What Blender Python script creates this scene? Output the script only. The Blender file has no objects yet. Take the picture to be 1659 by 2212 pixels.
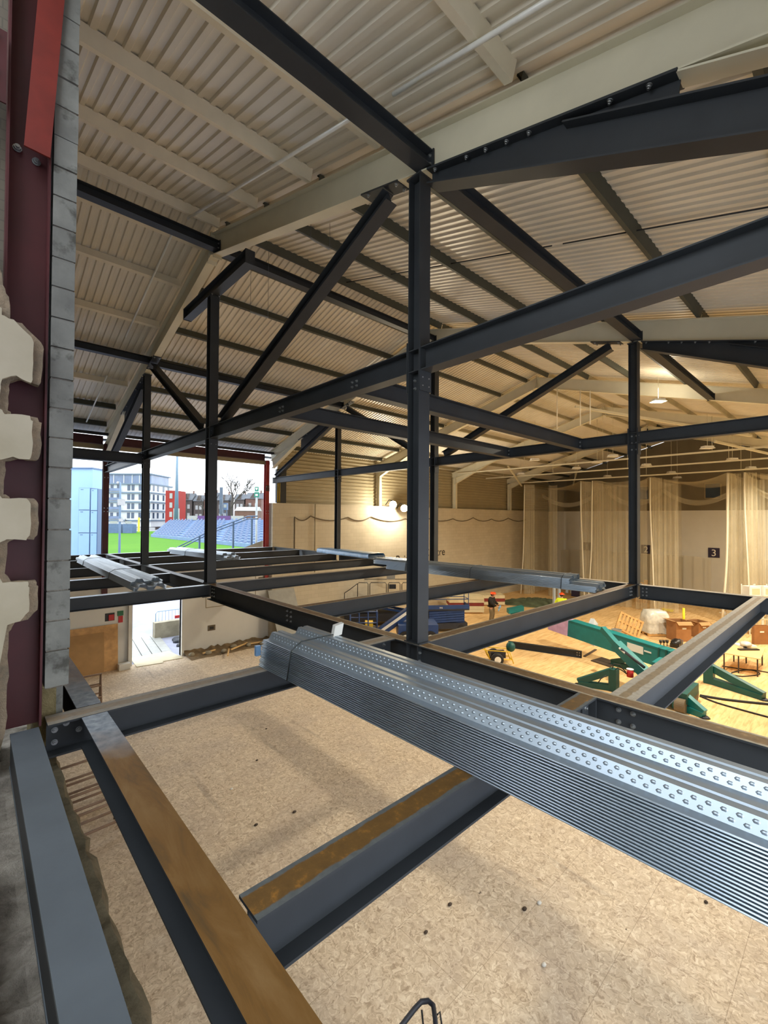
import bpy, math, random
from mathutils import Vector, Matrix, noise
random.seed(7)
SC = bpy.context.scene
COL = SC.collection

# ------------------------------------------------------------------ camera
F, YAW, PIT, ROL = 960.6, math.radians(47.2066), math.radians(0.819), math.radians(0.385)
CX, CY = 829.5, 1106.0
fw = Vector((math.cos(YAW)*math.cos(PIT), math.sin(YAW)*math.cos(PIT), math.sin(PIT)))
_rt = Vector((math.sin(YAW), -math.cos(YAW), 0))
_up = _rt.cross(fw)
rt = _rt*math.cos(ROL) + _up*math.sin(ROL)
up = -_rt*math.sin(ROL) + _up*math.cos(ROL)
cam_d = bpy.data.cameras.new('camera'); cam = bpy.data.objects.new('camera', cam_d); COL.objects.link(cam)
cam_d.sensor_fit = 'HORIZONTAL'; cam_d.sensor_width = 36.0; cam_d.lens = F/1659*36.0
cam_d.clip_start = 0.05; cam_d.clip_end = 1000
cam.matrix_world = Matrix(((rt.x, up.x, -fw.x, 0), (rt.y, up.y, -fw.y, 0), (rt.z, up.z, -fw.z, 0), (0, 0, 0, 1)))
SC.camera = cam
def ray(x, y): return rt*((x-CX)/F) - up*((y-CY)/F) + fw
def at_z(x, y, z): d = ray(x, y); return d*(z/d.z)          # survey a photo point on a level plane
def at_x(x, y, X): d = ray(x, y); return d*(X/d.x)
def at_y(x, y, Y): d = ray(x, y); return d*(Y/d.y)
def at_d(x, y, d): return ray(x, y)*d

# ------------------------------------------------------------------ materials
def lin(r, g, b):
    f = lambda c: (c/255/12.92) if c/255 <= 0.04045 else ((c/255+0.055)/1.055)**2.4
    return (f(r), f(g), f(b), 1)
MATS = {}
class NT:
    def __init__(s, name):
        s.m = bpy.data.materials.new(name); s.m.use_nodes = True
        s.t = s.m.node_tree; s.n = s.t.nodes; s.p = s.n['Principled BSDF']; s.out = s.n['Material Output']
        MATS[name] = s.m
    def new(s, typ, **kw):
        x = s.n.new(typ)
        for k, v in kw.items():
            if k in x.inputs: x.inputs[k].default_value = v
            else: setattr(x, k, v)
        return x
    def link(s, a, b): s.t.links.new(a, b)
    def coord(s, scale=(1, 1, 1), which='Object'):
        tc = s.new('ShaderNodeTexCoord'); mp = s.new('ShaderNodeMapping'); mp.inputs['Scale'].default_value = scale
        s.link(tc.outputs[which], mp.inputs['Vector']); return mp.outputs['Vector']
    def noise(s, vec, scale=5, detail=4, rough=0.55, dist=0):
        x = s.new('ShaderNodeTexNoise'); x.inputs['Scale'].default_value = scale; x.inputs['Detail'].default_value = detail
        x.inputs['Roughness'].default_value = rough; x.inputs['Distortion'].default_value = dist
        s.link(vec, x.inputs['Vector']); return x.outputs['Fac']
    def ramp(s, fac, stops, interp='LINEAR'):
        x = s.new('ShaderNodeValToRGB'); x.color_ramp.interpolation = interp
        e = x.color_ramp.elements
        while len(e) < len(stops): e.new(0.5)
        for i, (p, c) in enumerate(stops): e[i].position = p; e[i].color = c if len(c) == 4 else (*c, 1)
        s.link(fac, x.inputs['Fac']); return x.outputs['Color']
    def mix(s, fac, a, b, mode='MIX'):
        x = s.new('ShaderNodeMix', data_type='RGBA', blend_type=mode)
        for sock, v in ((x.inputs[0], fac), (x.inputs[6], a), (x.inputs[7], b)):
            if isinstance(v, (int, float)): sock.default_value = v
            elif isinstance(v, tuple): sock.default_value = v
            else: s.link(v, sock)
        return x.outputs[2]
    def math(s, op, a, b=0.0, c=0.0):
        x = s.new('ShaderNodeMath', operation=op)
        for i, v in enumerate((a, b, c)):
            if isinstance(v, (int, float)): x.inputs[i].default_value = v
            else: s.link(v, x.inputs[i])
        return x.outputs[0]
    def sep(s, vec):
        x = s.new('ShaderNodeSeparateXYZ'); s.link(vec, x.inputs[0]); return x.outputs
    def color(s, c):
        if isinstance(c, tuple): s.p.inputs['Base Color'].default_value = c
        else: s.link(c, s.p.inputs['Base Color'])
    def bump(s, h, strength=0.3, dist=0.01):
        x = s.new('ShaderNodeBump'); x.inputs['Strength'].default_value = strength; x.inputs['Distance'].default_value = dist
        s.link(h, x.inputs['Height']); s.link(x.outputs['Normal'], s.p.inputs['Normal'])
    def fin(s, rough=0.6, metal=0.0, spec=None):
        s.p.inputs['Roughness'].default_value = rough; s.p.inputs['Metallic'].default_value = metal
        if spec is not None: s.p.inputs['Specular IOR Level'].default_value = spec
        return s.m
def simple(name, rgb, rough=0.6, metal=0.0, var=0.12, scale=3.0, bump=0.0, spec=None):
    n = NT(name); c = lin(*rgb)
    v = n.coord()
    f = n.noise(v, scale, 5)
    d = tuple(max(0, x*(1-var)) for x in c[:3]); e = tuple(min(1, x*(1+var)) for x in c[:3])
    n.color(n.ramp(f, [(0.3, d), (0.7, e)]))
    if bump: n.bump(n.noise(v, scale*12, 3), bump, 0.004)
    return n.fin(rough, metal, spec)

simple('steel', (46, 49, 52), 0.55, 0.0, 0.16, 2.0, 0.08, 0.35)
simple('steel_grey', (84, 91, 97), 0.55, 0.0, 0.14, 2.5, 0.12)
simple('bolt', (150, 152, 152), 0.35, 0.8, 0.1, 30)
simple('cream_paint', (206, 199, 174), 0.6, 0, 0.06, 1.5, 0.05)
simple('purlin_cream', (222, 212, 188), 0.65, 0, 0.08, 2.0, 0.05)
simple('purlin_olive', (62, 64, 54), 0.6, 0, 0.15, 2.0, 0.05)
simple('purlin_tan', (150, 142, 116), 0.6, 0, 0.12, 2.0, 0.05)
simple('red_oxide', (70, 18, 22), 0.55, 0, 0.2, 2.5, 0.1)
simple('red_bright', (150, 38, 36), 0.55, 0, 0.15, 2.5, 0.1)
simple('rod_steel', (228, 228, 220), 0.35, 0.1, 0.05, 8)
simple('galv', (166, 178, 188), 0.36, 0.75, 0.12, 1.4, 0.04)
simple('galv_pale', (196, 208, 220), 0.45, 0.25, 0.08, 1.4, 0.04)
simple('strap', (38, 44, 44), 0.5)
simple('white_paint', (214, 212, 204), 0.7, 0, 0.04, 1.0)
simple('blue_film', (120, 160, 200), 0.3, 0, 0.2, 6, 0.2)
simple('black_rubber', (26, 26, 27), 0.7)
simple('black_plastic', (22, 22, 24), 0.35)
simple('machine_green', (6, 116, 118), 0.45, 0, 0.15, 2.0)
simple('machine_green_dark', (8, 76, 72), 0.5, 0, 0.15, 3.0)
simple('lift_blue', (22, 58, 112), 0.45, 0, 0.15, 3.0)
simple('lift_dark', (34, 38, 48), 0.55, 0, 0.2, 4.0)
simple('yellow_paint', (224, 184, 44), 0.5, 0, 0.1, 4.0)
simple('yellow_bright', (246, 220, 30), 0.5, 0, 0.06, 4.0)
simple('pink_panel', (196, 160, 196), 0.6, 0, 0.15, 4.0)
simple('cardboard', (150, 104, 62), 0.8, 0, 0.12, 3.0)
simple('cardboard_inside', (176, 138, 92), 0.85, 0, 0.1, 3.0)
simple('pallet_wood', (196, 152, 92), 0.75, 0, 0.2, 5.0)
simple('chipboard_sheet', (196, 152, 100), 0.75, 0, 0.22, 4.0)
simple('table_ply', (224, 184, 124), 0.6, 0, 0.1, 3.0)
simple('film_wrap', (206, 204, 194), 0.25, 0, 0.2, 5.0, 0.4)
simple('insulation_board', (204, 192, 158), 0.7, 0, 0.08, 3.0)
simple('insulation_red', (120, 40, 32), 0.7)
simple('netting_green', (78, 88, 66), 0.9, 0, 0.25, 3.0, 0.5)
simple('white_plastic', (226, 226, 220), 0.45, 0, 0.03)
simple('grey_plastic', (150, 150, 144), 0.55)
simple('orange_helmet', (244, 82, 22), 0.35, 0, 0.05)
simple('skin', (196, 148, 124), 0.6, 0, 0.06, 20)
simple('jacket_black', (30, 26, 24), 0.85, 0, 0.2, 8)
simple('hi_vis', (214, 236, 40), 0.7, 0, 0.08, 8)
simple('trousers_khaki', (112, 98, 72), 0.85, 0, 0.12, 8)
simple('boot', (50, 42, 34), 0.7)
simple('hair_brown', (48, 34, 24), 0.8)
simple('navy_sign', (44, 36, 66), 0.6)
simple('text_white', (232, 230, 222), 0.6, 0, 0.02)
simple('text_black', (24, 22, 22), 0.7, 0, 0.02)
simple('red_plastic', (180, 34, 36), 0.45)
simple('green_plastic', (40, 104, 66), 0.5)
simple('concrete', (150, 142, 122), 0.9, 0, 0.2, 3.0, 0.4)
simple('asphalt', (150, 152, 168), 0.9, 0, 0.15, 1.5, 0.2)
simple('dirt', (124, 104, 76), 0.95, 0, 0.35, 3.0, 0.5)
simple('brown_steel', (128, 104, 86), 0.6, 0, 0.15, 5.0)
simple('dark_timber', (70, 56, 44), 0.8, 0, 0.2, 5.0)
simple('white_cabinet', (128, 162, 198), 0.5, 0, 0.05, 1.0)
simple('cabinet_dark', (76, 100, 130), 0.5, 0, 0.05, 1.0)
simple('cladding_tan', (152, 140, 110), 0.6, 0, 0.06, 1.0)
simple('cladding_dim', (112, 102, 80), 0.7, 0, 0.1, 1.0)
simple('tape_white', (232, 226, 206), 0.7, 0, 0.04)
simple('black_gutter', (30, 31, 32), 0.6)
# exterior
simple('apart_wall', (176, 180, 180), 0.8, 0, 0.05, 0.2)
simple('apart_slab', (88, 104, 118), 0.7)
simple('window_dark', (52, 66, 84), 0.25, 0, 0.3, 0.6)
simple('glass_band', (84, 100, 124), 0.2, 0, 0.2, 0.3)
simple('apart_red', (128, 26, 14), 0.8, 0, 0.06, 0.3)
simple('mast_blue', (90, 112, 132), 0.5, 0, 0.05, 0.3)
simple('house_wall', (70, 62, 58), 0.9, 0, 0.2, 0.5)
simple('house_wall_brick', (92, 66, 56), 0.9, 0, 0.2, 0.5)
simple('house_roof', (76, 80, 86), 0.8, 0, 0.15, 0.5)
simple('bark', (60, 54, 48), 0.9, 0, 0.15, 2)
simple('seat_blue', (70, 90, 122), 0.5, 0, 0.12, 1.0)
simple('terrace', (96, 118, 150), 0.8, 0, 0.1, 1.0)
simple('board_white', (140, 140, 138), 0.7)
simple('board_purple', (76, 44, 96), 0.6)
simple('rail_blue', (62, 86, 112), 0.45, 0, 0.06, 2)
simple('sign_green', (26, 110, 90), 0.5, 0, 0.03)
simple('pole_white', (140, 146, 146), 0.5)
simple('block_tan', (108, 96, 78), 0.9, 0, 0.2, 1.5, 0.3)

def m_grass():
    n = NT('grass'); v = n.coord()
    f = n.noise(v, 0.05, 4); g = n.noise(v, 1.5, 3)
    n.color(n.mix(0.25, n.ramp(f, [(0.3, lin(58, 104, 16)), (0.7, lin(72, 116, 22))]), n.ramp(g, [(0.3, lin(50, 96, 14)), (0.7, lin(84, 124, 28))])))
    n.fin(0.9, 0, 0.1)
m_grass()
def m_roof():
    n = NT('roof_sheet'); v = n.coord()
    f = n.noise(v, 0.6, 5)
    n.color(n.ramp(f, [(0.3, lin(206, 197, 177)), (0.7, lin(222, 214, 195))]))
    n.fin(0.38, 0.0, 0.5)
m_roof()
def m_floor():
    n = NT('board_floor'); v = n.coord(); x = n.sep(v)
    # near: grey-beige strand board with dust; far: yellow ply sheets with grain
    wv = n.noise(v, 6, 2, 0.5)
    vv = n.new('ShaderNodeVectorMath', operation='MULTIPLY_ADD'); vv.inputs[1].default_value = (0.25, 0.25, 0)
    nc = n.new('ShaderNodeTexNoise'); nc.inputs['Scale'].default_value = 7; n.link(v, nc.inputs['Vector'])
    n.link(nc.outputs['Color'], vv.inputs[0]); n.link(v, vv.inputs[2])
    def flakes(scale, sx, sy):
        mp = n.new('ShaderNodeMapping'); mp.inputs['Scale'].default_value = (sx, sy, 1); n.link(vv.outputs[0], mp.inputs['Vector'])
        vo = n.new('ShaderNodeTexVoronoi'); vo.inputs['Scale'].default_value = scale; n.link(mp.outputs[0], vo.inputs['Vector'])
        return n.sep(vo.outputs['Color'])[0]
    f1 = flakes(17, 1.0, 2.4); f2 = flakes(15, 2.4, 1.0); f3 = n.noise(v, 40, 3, 0.6)
    fm = n.math('ADD', n.math('MULTIPLY', f1, 0.38), n.math('ADD', n.math('MULTIPLY', f2, 0.38), n.math('MULTIPLY', f3, 0.24)))
    osb = n.ramp(fm, [(0.15, lin(172, 150, 124)), (0.40, lin(204, 183, 155)), (0.6, lin(216, 196, 168)), (0.88, lin(236, 220, 194))])
    dust = n.noise(v, 0.8, 5, 0.6)
    osb = n.mix(n.ramp(dust, [(0.45, (0, 0, 0)), (0.75, (0.4, 0.4, 0.4))]), osb, lin(172, 156, 144))
    streak = n.noise(n.coord((2.6, 0.30, 1)), 1.1, 5, 0.62, 0.5)
    osb = n.mix(n.ramp(streak, [(0.60, (0, 0, 0)), (0.78, (0.6, 0.6, 0.6))]), osb, lin(128, 112, 100))
    gr = n.noise(n.coord((0.35, 3.0, 1)), 3.0, 6, 0.65, 0.8)
    ply = n.ramp(gr, [(0.3, lin(190, 148, 96)), (0.48, lin(222, 184, 128)), (0.7, lin(236, 204, 152))])
    ply = n.mix(n.ramp(n.noise(v, 0.35, 4), [(0.45, (0, 0, 0)), (0.8, (0.5, 0.5, 0.5))]), ply, lin(158, 128, 88))
    sel = n.math('GREATER_THAN', x[0], 12.6)
    c = n.mix(sel, osb, ply)
    br = n.new('ShaderNodeTexBrick'); br.inputs['Scale'].default_value = 1.0; br.inputs['Mortar Size'].default_value = 0.004
    br.inputs['Brick Width'].default_value = 2.44; br.inputs['Row Height'].default_value = 1.22; br.inputs['Mortar Smooth'].default_value = 0.3
    n.link(v, br.inputs['Vector'])
    c = n.mix(n.math('MULTIPLY', br.outputs['Fac'], 0.45), c, lin(110, 84, 58))
    sp = n.noise(v, 9, 2, 0.5)
    c = n.mix(n.ramp(sp, [(0.76, (0, 0, 0)), (0.79, (0.8, 0.8, 0.8))]), c, lin(86, 68, 56))
    n.color(c); n.fin(0.75, 0, 0.25)
m_floor()
def m_rust_strip(name, hw, strip, edge, centre=0.55, orange=lin(150, 102, 36)):
    n = NT(name); v = n.coord(); x = n.sep(v)
    a = n.math('DIVIDE', n.math('ABSOLUTE', x[1]), hw)
    nz = n.noise(v, 9, 5, 0.65)
    a2 = n.math('ADD', a, n.math('MULTIPLY', n.math('SUBTRACT', nz, 0.5), 0.55))
    m = n.ramp(a2, [(centre-0.04, (1, 1, 1)), (centre+0.06, (0, 0, 0))])
    rust = n.ramp(n.noise(v, 14, 6, 0.7), [(0.3, tuple(q*0.72 for q in strip[:3])), (0.55, strip), (0.75, orange)])
    eg = n.ramp(n.noise(v, 20, 4), [(0.3, tuple(q*0.72 for q in edge[:3])), (0.7, edge)])
    n.color(n.mix(m, eg, rust)); n.bump(n.noise(v, 60, 3), 0.12, 0.003); n.fin(0.68, 0, 0.3)
m_rust_strip('rust_top_near', 0.080, lin(100, 72, 32), lin(90, 93, 92), 0.66)
m_rust_strip('rust_top_main', 0.095, lin(118, 90, 56), lin(164, 150, 124), 0.66, lin(150, 118, 76))
m_rust_strip('rust_top_pale', 0.090, lin(134, 112, 80), lin(172, 160, 140), 0.36, lin(150, 124, 86))
m_rust_strip('rust_top_grey', 0.085, lin(140, 124, 104), lin(150, 142, 130), 0.5, lin(150, 116, 84))
def m_rust_full():
    n = NT('rust_top_full'); v = n.coord(); x = n.sep(v)
    nz = n.noise(v, 4, 6, 0.65)
    t = n.math('ADD', x[0], n.math('MULTIPLY', n.math('SUBTRACT', nz, 0.5), 0.7))
    rust = n.ramp(n.noise(n.coord((0.35, 1.5, 1)), 6, 6, 0.65, 0.6), [(0.3, lin(76, 58, 32)), (0.5, lin(106, 74, 30)), (0.72, lin(122, 92, 52))])
    blue = n.ramp(n.noise(v, 16, 4), [(0.3, lin(96, 104, 114)), (0.7, lin(152, 158, 164))])
    mp = n.new('ShaderNodeMapRange'); mp.inputs['From Min'].default_value = 0.35; mp.inputs['From Max'].default_value = 0.85
    n.link(t, mp.inputs['Value'])
    n.color(n.mix(mp.outputs['Result'], blue, rust)); n.bump(n.noise(v, 50, 3), 0.1, 0.003); n.fin(0.6, 0, 0.35)
m_rust_full()
def m_block():
    n = NT('block_grey'); v = n.coord()
    c = n.ramp(n.noise(v, 4, 5), [(0.3, lin(108, 108, 104)), (0.7, lin(136, 136, 130))])
    st = n.noise(v, 7, 4, 0.6)
    c = n.mix(n.ramp(st, [(0.56, (0, 0, 0)), (0.70, (0.75, 0.75, 0.75))]), c, lin(62, 60, 54))
    n.color(c); n.bump(n.noise(v, 40, 4), 0.4, 0.006); n.fin(0.9, 0, 0.2)
m_block()
def m_rubble(name, a, b):
    n = NT(name); v = n.coord()
    c = n.ramp(n.noise(v, 6, 6, 0.7), [(0.3, lin(*a)), (0.7, lin(*b))])
    n.color(c); n.bump(n.noise(v, 18, 6, 0.7), 0.8, 0.03); n.fin(0.95, 0, 0.15)
m_rubble('rubble', (104, 97, 88), (176, 168, 156))
m_rubble('sill_edge', (92, 84, 66), (150, 138, 112))
simple('brace_red', (116, 34, 24), 0.6, 0, 0.2, 4.0, 0.1)
m_rubble('stone_tan', (104, 92, 62), (150, 136, 100))
m_rubble('plaster_break', (112, 104, 92), (168, 148, 124))
def m_plaster():
    n = NT('plaster'); v = n.coord()
    n.color(n.ramp(n.noise(v, 2.5, 5), [(0.3, lin(172, 162, 140)), (0.7, lin(190, 180, 160))]))
    n.bump(n.noise(v, 30, 3), 0.15, 0.003); n.fin(0.85, 0, 0.2)
m_plaster()
def m_blockwall(name, a, b, mort, w=0.45, h=0.22):
    n = NT(name)
    tc = n.new('ShaderNodeTexCoord'); s = n.sep(tc.outputs['Object'])
    cb = n.new('ShaderNodeCombineXYZ'); n.link(s[0], cb.inputs[0]); n.link(s[2], cb.inputs[1])
    br = n.new('ShaderNodeTexBrick'); br.inputs['Scale'].default_value = 1; br.inputs['Brick Width'].default_value = w
    br.inputs['Row Height'].default_value = h; br.inputs['Mortar Size'].default_value = 0.006; br.inputs['Mortar Smooth'].default_value = 0.4
    br.inputs['Color1'].default_value = lin(*a); br.inputs['Color2'].default_value = lin(*b); br.inputs['Mortar'].default_value = lin(*mort)
    n.link(cb.outputs[0], br.inputs['Vector'])
    c = n.mix(0.12, br.outputs['Color'], n.ramp(n.noise(tc.outputs['Object'], 0.8, 5), [(0.3, lin(150, 140, 120)), (0.7, lin(236, 228, 208))]))
    n.color(c); n.bump(br.outputs['Fac'], -0.2, 0.01); n.fin(0.7, 0, 0.25)
m_blockwall('block_white', (194, 184, 162), (186, 176, 154), (166, 156, 132))
m_blockwall('brick_dim', (96, 86, 74), (84, 76, 66), (70, 64, 56), 0.22, 0.075)
def m_net():
    n = NT('net_mesh'); v = n.coord()
    tr = n.new('ShaderNodeBsdfTransparent'); mx = n.new('ShaderNodeMixShader')
    n.color(n.ramp(n.noise(v, 1.2, 4), [(0.3, lin(206, 196, 166)), (0.7, lin(226, 216, 190))])); n.fin(0.9, 0, 0.1)
    mx.inputs[0].default_value = 0.33
    n.link(tr.outputs[0], mx.inputs[1]); n.link(n.p.outputs[0], mx.inputs[2]); n.link(mx.outputs[0], n.out.inputs['Surface'])
m_net()
def m_emit(name, c, s):
    n = NT(name); n.p.inputs['Base Color'].default_value = (1, 1, 1, 1)
    n.p.inputs['Emission Color'].default_value = (*c, 1); n.p.inputs['Emission Strength'].default_value = s; n.fin(0.4)
m_emit('lamp_warm', (1.0, 0.78, 0.42), 30)
m_emit('lamp_white', (1.0, 0.86, 0.58), 30)
M = MATS
# ------------------------------------------------------------------ mesh builder
class MB:
    def __init__(s): s.v = []; s.f = []; s.m = []; s.s = []
    def add(s, vs, fs, mi=0, sm=False):
        o = len(s.v); s.v += [tuple(v) for v in vs]
        for f in fs: s.f.append(tuple(o+i for i in f)); s.m.append(mi); s.s.append(sm)
        return s
    def box(s, a, b, mi=0):
        x0, y0, z0 = a; x1, y1, z1 = b
        vs = [(x0,y0,z0),(x1,y0,z0),(x1,y1,z0),(x0,y1,z0),(x0,y0,z1),(x1,y0,z1),(x1,y1,z1),(x0,y1,z1)]
        return s.add(vs, [(0,3,2,1),(4,5,6,7),(0,1,5,4),(1,2,6,5),(2,3,7,6),(3,0,4,7)], mi)
    def obox(s, c, ax, ay, az, mi=0):      # oriented box: centre + three half vectors
        c, ax, ay, az = map(Vector, (c, ax, ay, az))
        vs = [c+ax*i+ay*j+az*k for k in (-1, 1) for (i, j) in ((-1,-1),(1,-1),(1,1),(-1,1))]
        return s.add(vs, [(0,3,2,1),(4,5,6,7),(0,1,5,4),(1,2,6,5),(2,3,7,6),(3,0,4,7)], mi)
    def bar(s, p0, p1, w, h, upv=(0,0,1), mi=0):
        p0, p1 = Vector(p0), Vector(p1); d = (p1-p0); L = d.length; d /= L
        u = Vector(upv)
        if abs(d.dot(u)) > 0.98: u = Vector((1, 0, 0))
        y = u.cross(d).normalized(); z = d.cross(y)
        return s.obox((p0+p1)/2, d*L/2, y*w/2, z*h/2, mi)
    def prism(s, poly, x0, x1, mi=0, cap=True, face_mi=None, open_=False):   # poly in (y, z), extruded along x
        n = len(poly); vs = [(x0, p[0], p[1]) for p in poly]+[(x1, p[0], p[1]) for p in poly]
        o = len(s.v); s.v += vs
        for i in range(n-1 if open_ else n):
            j = (i+1) % n
            s.f.append((o+i, o+j, o+n+j, o+n+i)); s.m.append(face_mi(i) if face_mi else mi); s.s.append(False)
        if cap and not open_:
            s.f.append(tuple(o+i for i in reversed(range(n)))); s.m.append(mi); s.s.append(False)
            s.f.append(tuple(o+n+i for i in range(n))); s.m.append(mi); s.s.append(False)
        return s
    def tube(s, pts, r, n=8, mi=0, cap=True, closed=False):
        pts = [Vector(p) for p in pts]; k = len(pts)
        rs = r if isinstance(r, (list, tuple)) else [r]*k
        o = len(s.v); prev = None
        for i, p in enumerate(pts):
            if closed: t = (pts[(i+1) % k]-pts[i-1]).normalized()
            else:
                t = (pts[min(i+1, k-1)]-pts[max(i-1, 0)]).normalized()
            a = Vector((0, 0, 1)) if prev is None else prev
            if abs(t.dot(a)) > 0.97: a = Vector((1, 0, 0)) if abs(t.x) < 0.9 else Vector((0, 1, 0))
            x = (a - t*a.dot(t)).normalized(); prev = x; y = t.cross(x)
            for j in range(n):
                q = 2*math.pi*j/n; s.v.append(tuple(p+(x*math.cos(q)+y*math.sin(q))*rs[i]))
        for i in range(k if closed else k-1):
            i2 = (i+1) % k
            for j in range(n):
                j2 = (j+1) % n
                s.f.append((o+i*n+j, o+i*n+j2, o+i2*n+j2, o+i2*n+j)); s.m.append(mi); s.s.append(True)
        if cap and not closed:
            s.f.append(tuple(o+j for j in reversed(range(n)))); s.m.append(mi); s.s.append(False)
            s.f.append(tuple(o+(k-1)*n+j for j in range(n))); s.m.append(mi); s.s.append(False)
        return s
    def cyl(s, p0, p1, r, n=12, mi=0): return s.tube([p0, p1], r, n, mi)
    def cone(s, p0, p1, r0, r1, n=12, mi=0): return s.tube([p0, p1], [r0, r1], n, mi)
    def ball(s, c, r, nu=12, nv=8, mi=0, v0=-90, v1=90):
        rx, ry, rz = r if isinstance(r, (list, tuple)) else (r, r, r)
        o = len(s.v)
        for i in range(nv+1):
            a = math.radians(v0+(v1-v0)*i/nv)
            for j in range(nu):
                b = 2*math.pi*j/nu
                s.v.append((c[0]+rx*math.cos(a)*math.cos(b), c[1]+ry*math.cos(a)*math.sin(b), c[2]+rz*math.sin(a)))
        for i in range(nv):
            for j in range(nu):
                j2 = (j+1) % nu
                s.f.append((o+i*nu+j, o+i*nu+j2, o+(i+1)*nu+j2, o+(i+1)*nu+j)); s.m.append(mi); s.s.append(True)
        return s
    def quad(s, a, b, c, d, mi=0): return s.add([a, b, c, d], [(0, 1, 2, 3)], mi)
    def slab(s, poly, z0, z1, mi=0):       # poly in (x, y)
        n = len(poly); vs = [(p[0], p[1], z0) for p in poly]+[(p[0], p[1], z1) for p in poly]
        fs = [(i, (i+1) % n, n+(i+1) % n, n+i) for i in range(n)]+[tuple(reversed(range(n))), tuple(range(n, 2*n))]
        return s.add(vs, fs, mi)
    def mesh(s, name, mats):
        me = bpy.data.meshes.new(name); me.from_pydata(s.v, [], s.f)
        for m in (mats if isinstance(mats, (list, tuple)) else [mats]): me.materials.append(M[m])
        me.polygons.foreach_set('material_index', s.m); me.polygons.foreach_set('use_smooth', s.s)
        me.update()
        return me
    def build(s, name, mats, parent=None, mw=None):
        o = bpy.data.objects.new(name, s.mesh(name, mats)); COL.objects.link(o)
        if parent is not None: o.parent = parent
        if mw is not None:
            if parent is None: o.matrix_world = mw
            else: o.matrix_basis = mw
        return o
def tag(o, label, cat, group=None, kind=None):
    o['label'] = label; o['category'] = cat
    if group: o['group'] = group
    if kind: o['kind'] = kind
    return o
def struct(o, label=None, cat=None):
    o['kind'] = 'structure'
    if label: o['label'] = label
    if cat: o['category'] = cat
    return o
def empty(name, loc=(0, 0, 0), rz=0, label=None, cat=None, group=None):
    o = bpy.data.objects.new(name, None); COL.objects.link(o); o.location = loc; o.rotation_euler = (0, 0, rz)
    o.empty_display_size = 0.1
    if label: tag(o, label, cat, group)
    return o
def dup(o, parent=None, loc=None):
    c = o.copy(); COL.objects.link(c)
    if parent is not None: c.parent = parent
    if loc is not None: c.location = loc
    for ch in list(o.children): dup(ch, c)
    return c
def frame(p0, d, upv):
    d = Vector(d).normalized(); u = Vector(upv); y = u.cross(d).normalized(); z = d.cross(y)
    return Matrix(((d.x, y.x, z.x, p0[0]), (d.y, y.y, z.y, p0[1]), (d.z, y.z, z.z, p0[2]), (0, 0, 0, 1)))
def ipoly(w, d, tf, tw):                   # I section, origin at top centre
    a, b = w/2, tw/2
    return [(-a, 0), (-a, -tf), (-b, -tf), (-b, -d+tf), (-a, -d+tf), (-a, -d), (a, -d), (a, -d+tf), (b, -d+tf), (b, -tf), (a, -tf), (a, 0)]
def ibeam(name, p0, p1, w, d, upv=(0, 0, 1), mats=('steel',), tf=0.013, tw=0.009, off=0.0, label=None, cat='beam', group=None):
    """I beam whose top centre line runs p0 -> p1 (off shifts it along its depth)."""
    p0, p1 = Vector(p0), Vector(p1); L = (p1-p0).length
    mb = MB(); pl = [(y, z+off) for y, z in ipoly(w, d, tf, tw)]
    mb.prism(pl, 0, L, 0, True, (lambda i: 1 if i == 11 else 0) if len(mats) > 1 else None)
    o = mb.build(name, list(mats), None, frame(p0, p1-p0, upv))
    if label: tag(o, label, cat, group)
    return o
BOLT = None
def bolt_mesh():
    global BOLT
    if BOLT is None:
        mb = MB(); mb.tube([(0, 0, -0.002), (0, 0, 0.003)], 0.021, 12); mb.tube([(0, 0, 0.003), (0, 0, 0.017)], 0.0165, 6); mb.tube([(0, 0, 0.017), (0, 0, 0.028)], 0.009, 8)
        BOLT = mb.mesh('bolt', 'bolt')
    return BOLT
def bolts(parent, pts, nrm, s=1.0):
    """bolt heads at world points, heads along world normal, children of parent"""
    bpy.context.view_layer.update()
    inv = parent.matrix_world.inverted()
    z = Vector(nrm).normalized(); a = Vector((0, 0, 1)) if abs(z.z) < 0.9 else Vector((1, 0, 0)); x = a.cross(z).normalized(); y = z.cross(x)
    for p in pts:
        o = bpy.data.objects.new('bolt', bolt_mesh()); COL.objects.link(o); o.parent = parent
        o.matrix_basis = inv @ Matrix(((x.x*s, y.x*s, z.x*s, p[0]), (x.y*s, y.y*s, z.y*s, p[1]), (x.z*s, y.z*s, z.z*s, p[2]), (0, 0, 0, 1)))
def part(mb, name, mats, parent):          # mb in world coordinates, made a child
    bpy.context.view_layer.update()
    o = mb.build(name, mats); o.parent = parent; o.matrix_basis = parent.matrix_world.inverted()
    return o
def text_obj(txt, name, mat, size, origin, xdir, updir, parent=None, align='LEFT', extrude=0.004):
    cu = bpy.data.curves.new(name, 'FONT'); cu.body = txt; cu.size = size; cu.extrude = extrude; cu.align_x = align
    t = bpy.data.objects.new(name, cu); COL.objects.link(t)
    bpy.context.view_layer.update()
    me = bpy.data.meshes.new_from_object(t.evaluated_get(bpy.context.evaluated_depsgraph_get()))
    COL.objects.unlink(t); bpy.data.objects.remove(t)
    me.materials.clear(); me.materials.append(M[mat])
    o = bpy.data.objects.new(name, me); COL.objects.link(o)
    x = Vector(xdir).normalized(); y = Vector(updir).normalized(); z = x.cross(y)
    mw = Matrix(((x.x, y.x, z.x, origin[0]), (x.y, y.y, z.y, origin[1]), (x.z, y.z, z.z, origin[2]), (0, 0, 0, 1)))
    if parent is not None:
        o.parent = parent; o.matrix_basis = parent.matrix_world.inverted() @ mw
    else: o.matrix_world = mw
    return o
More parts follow.
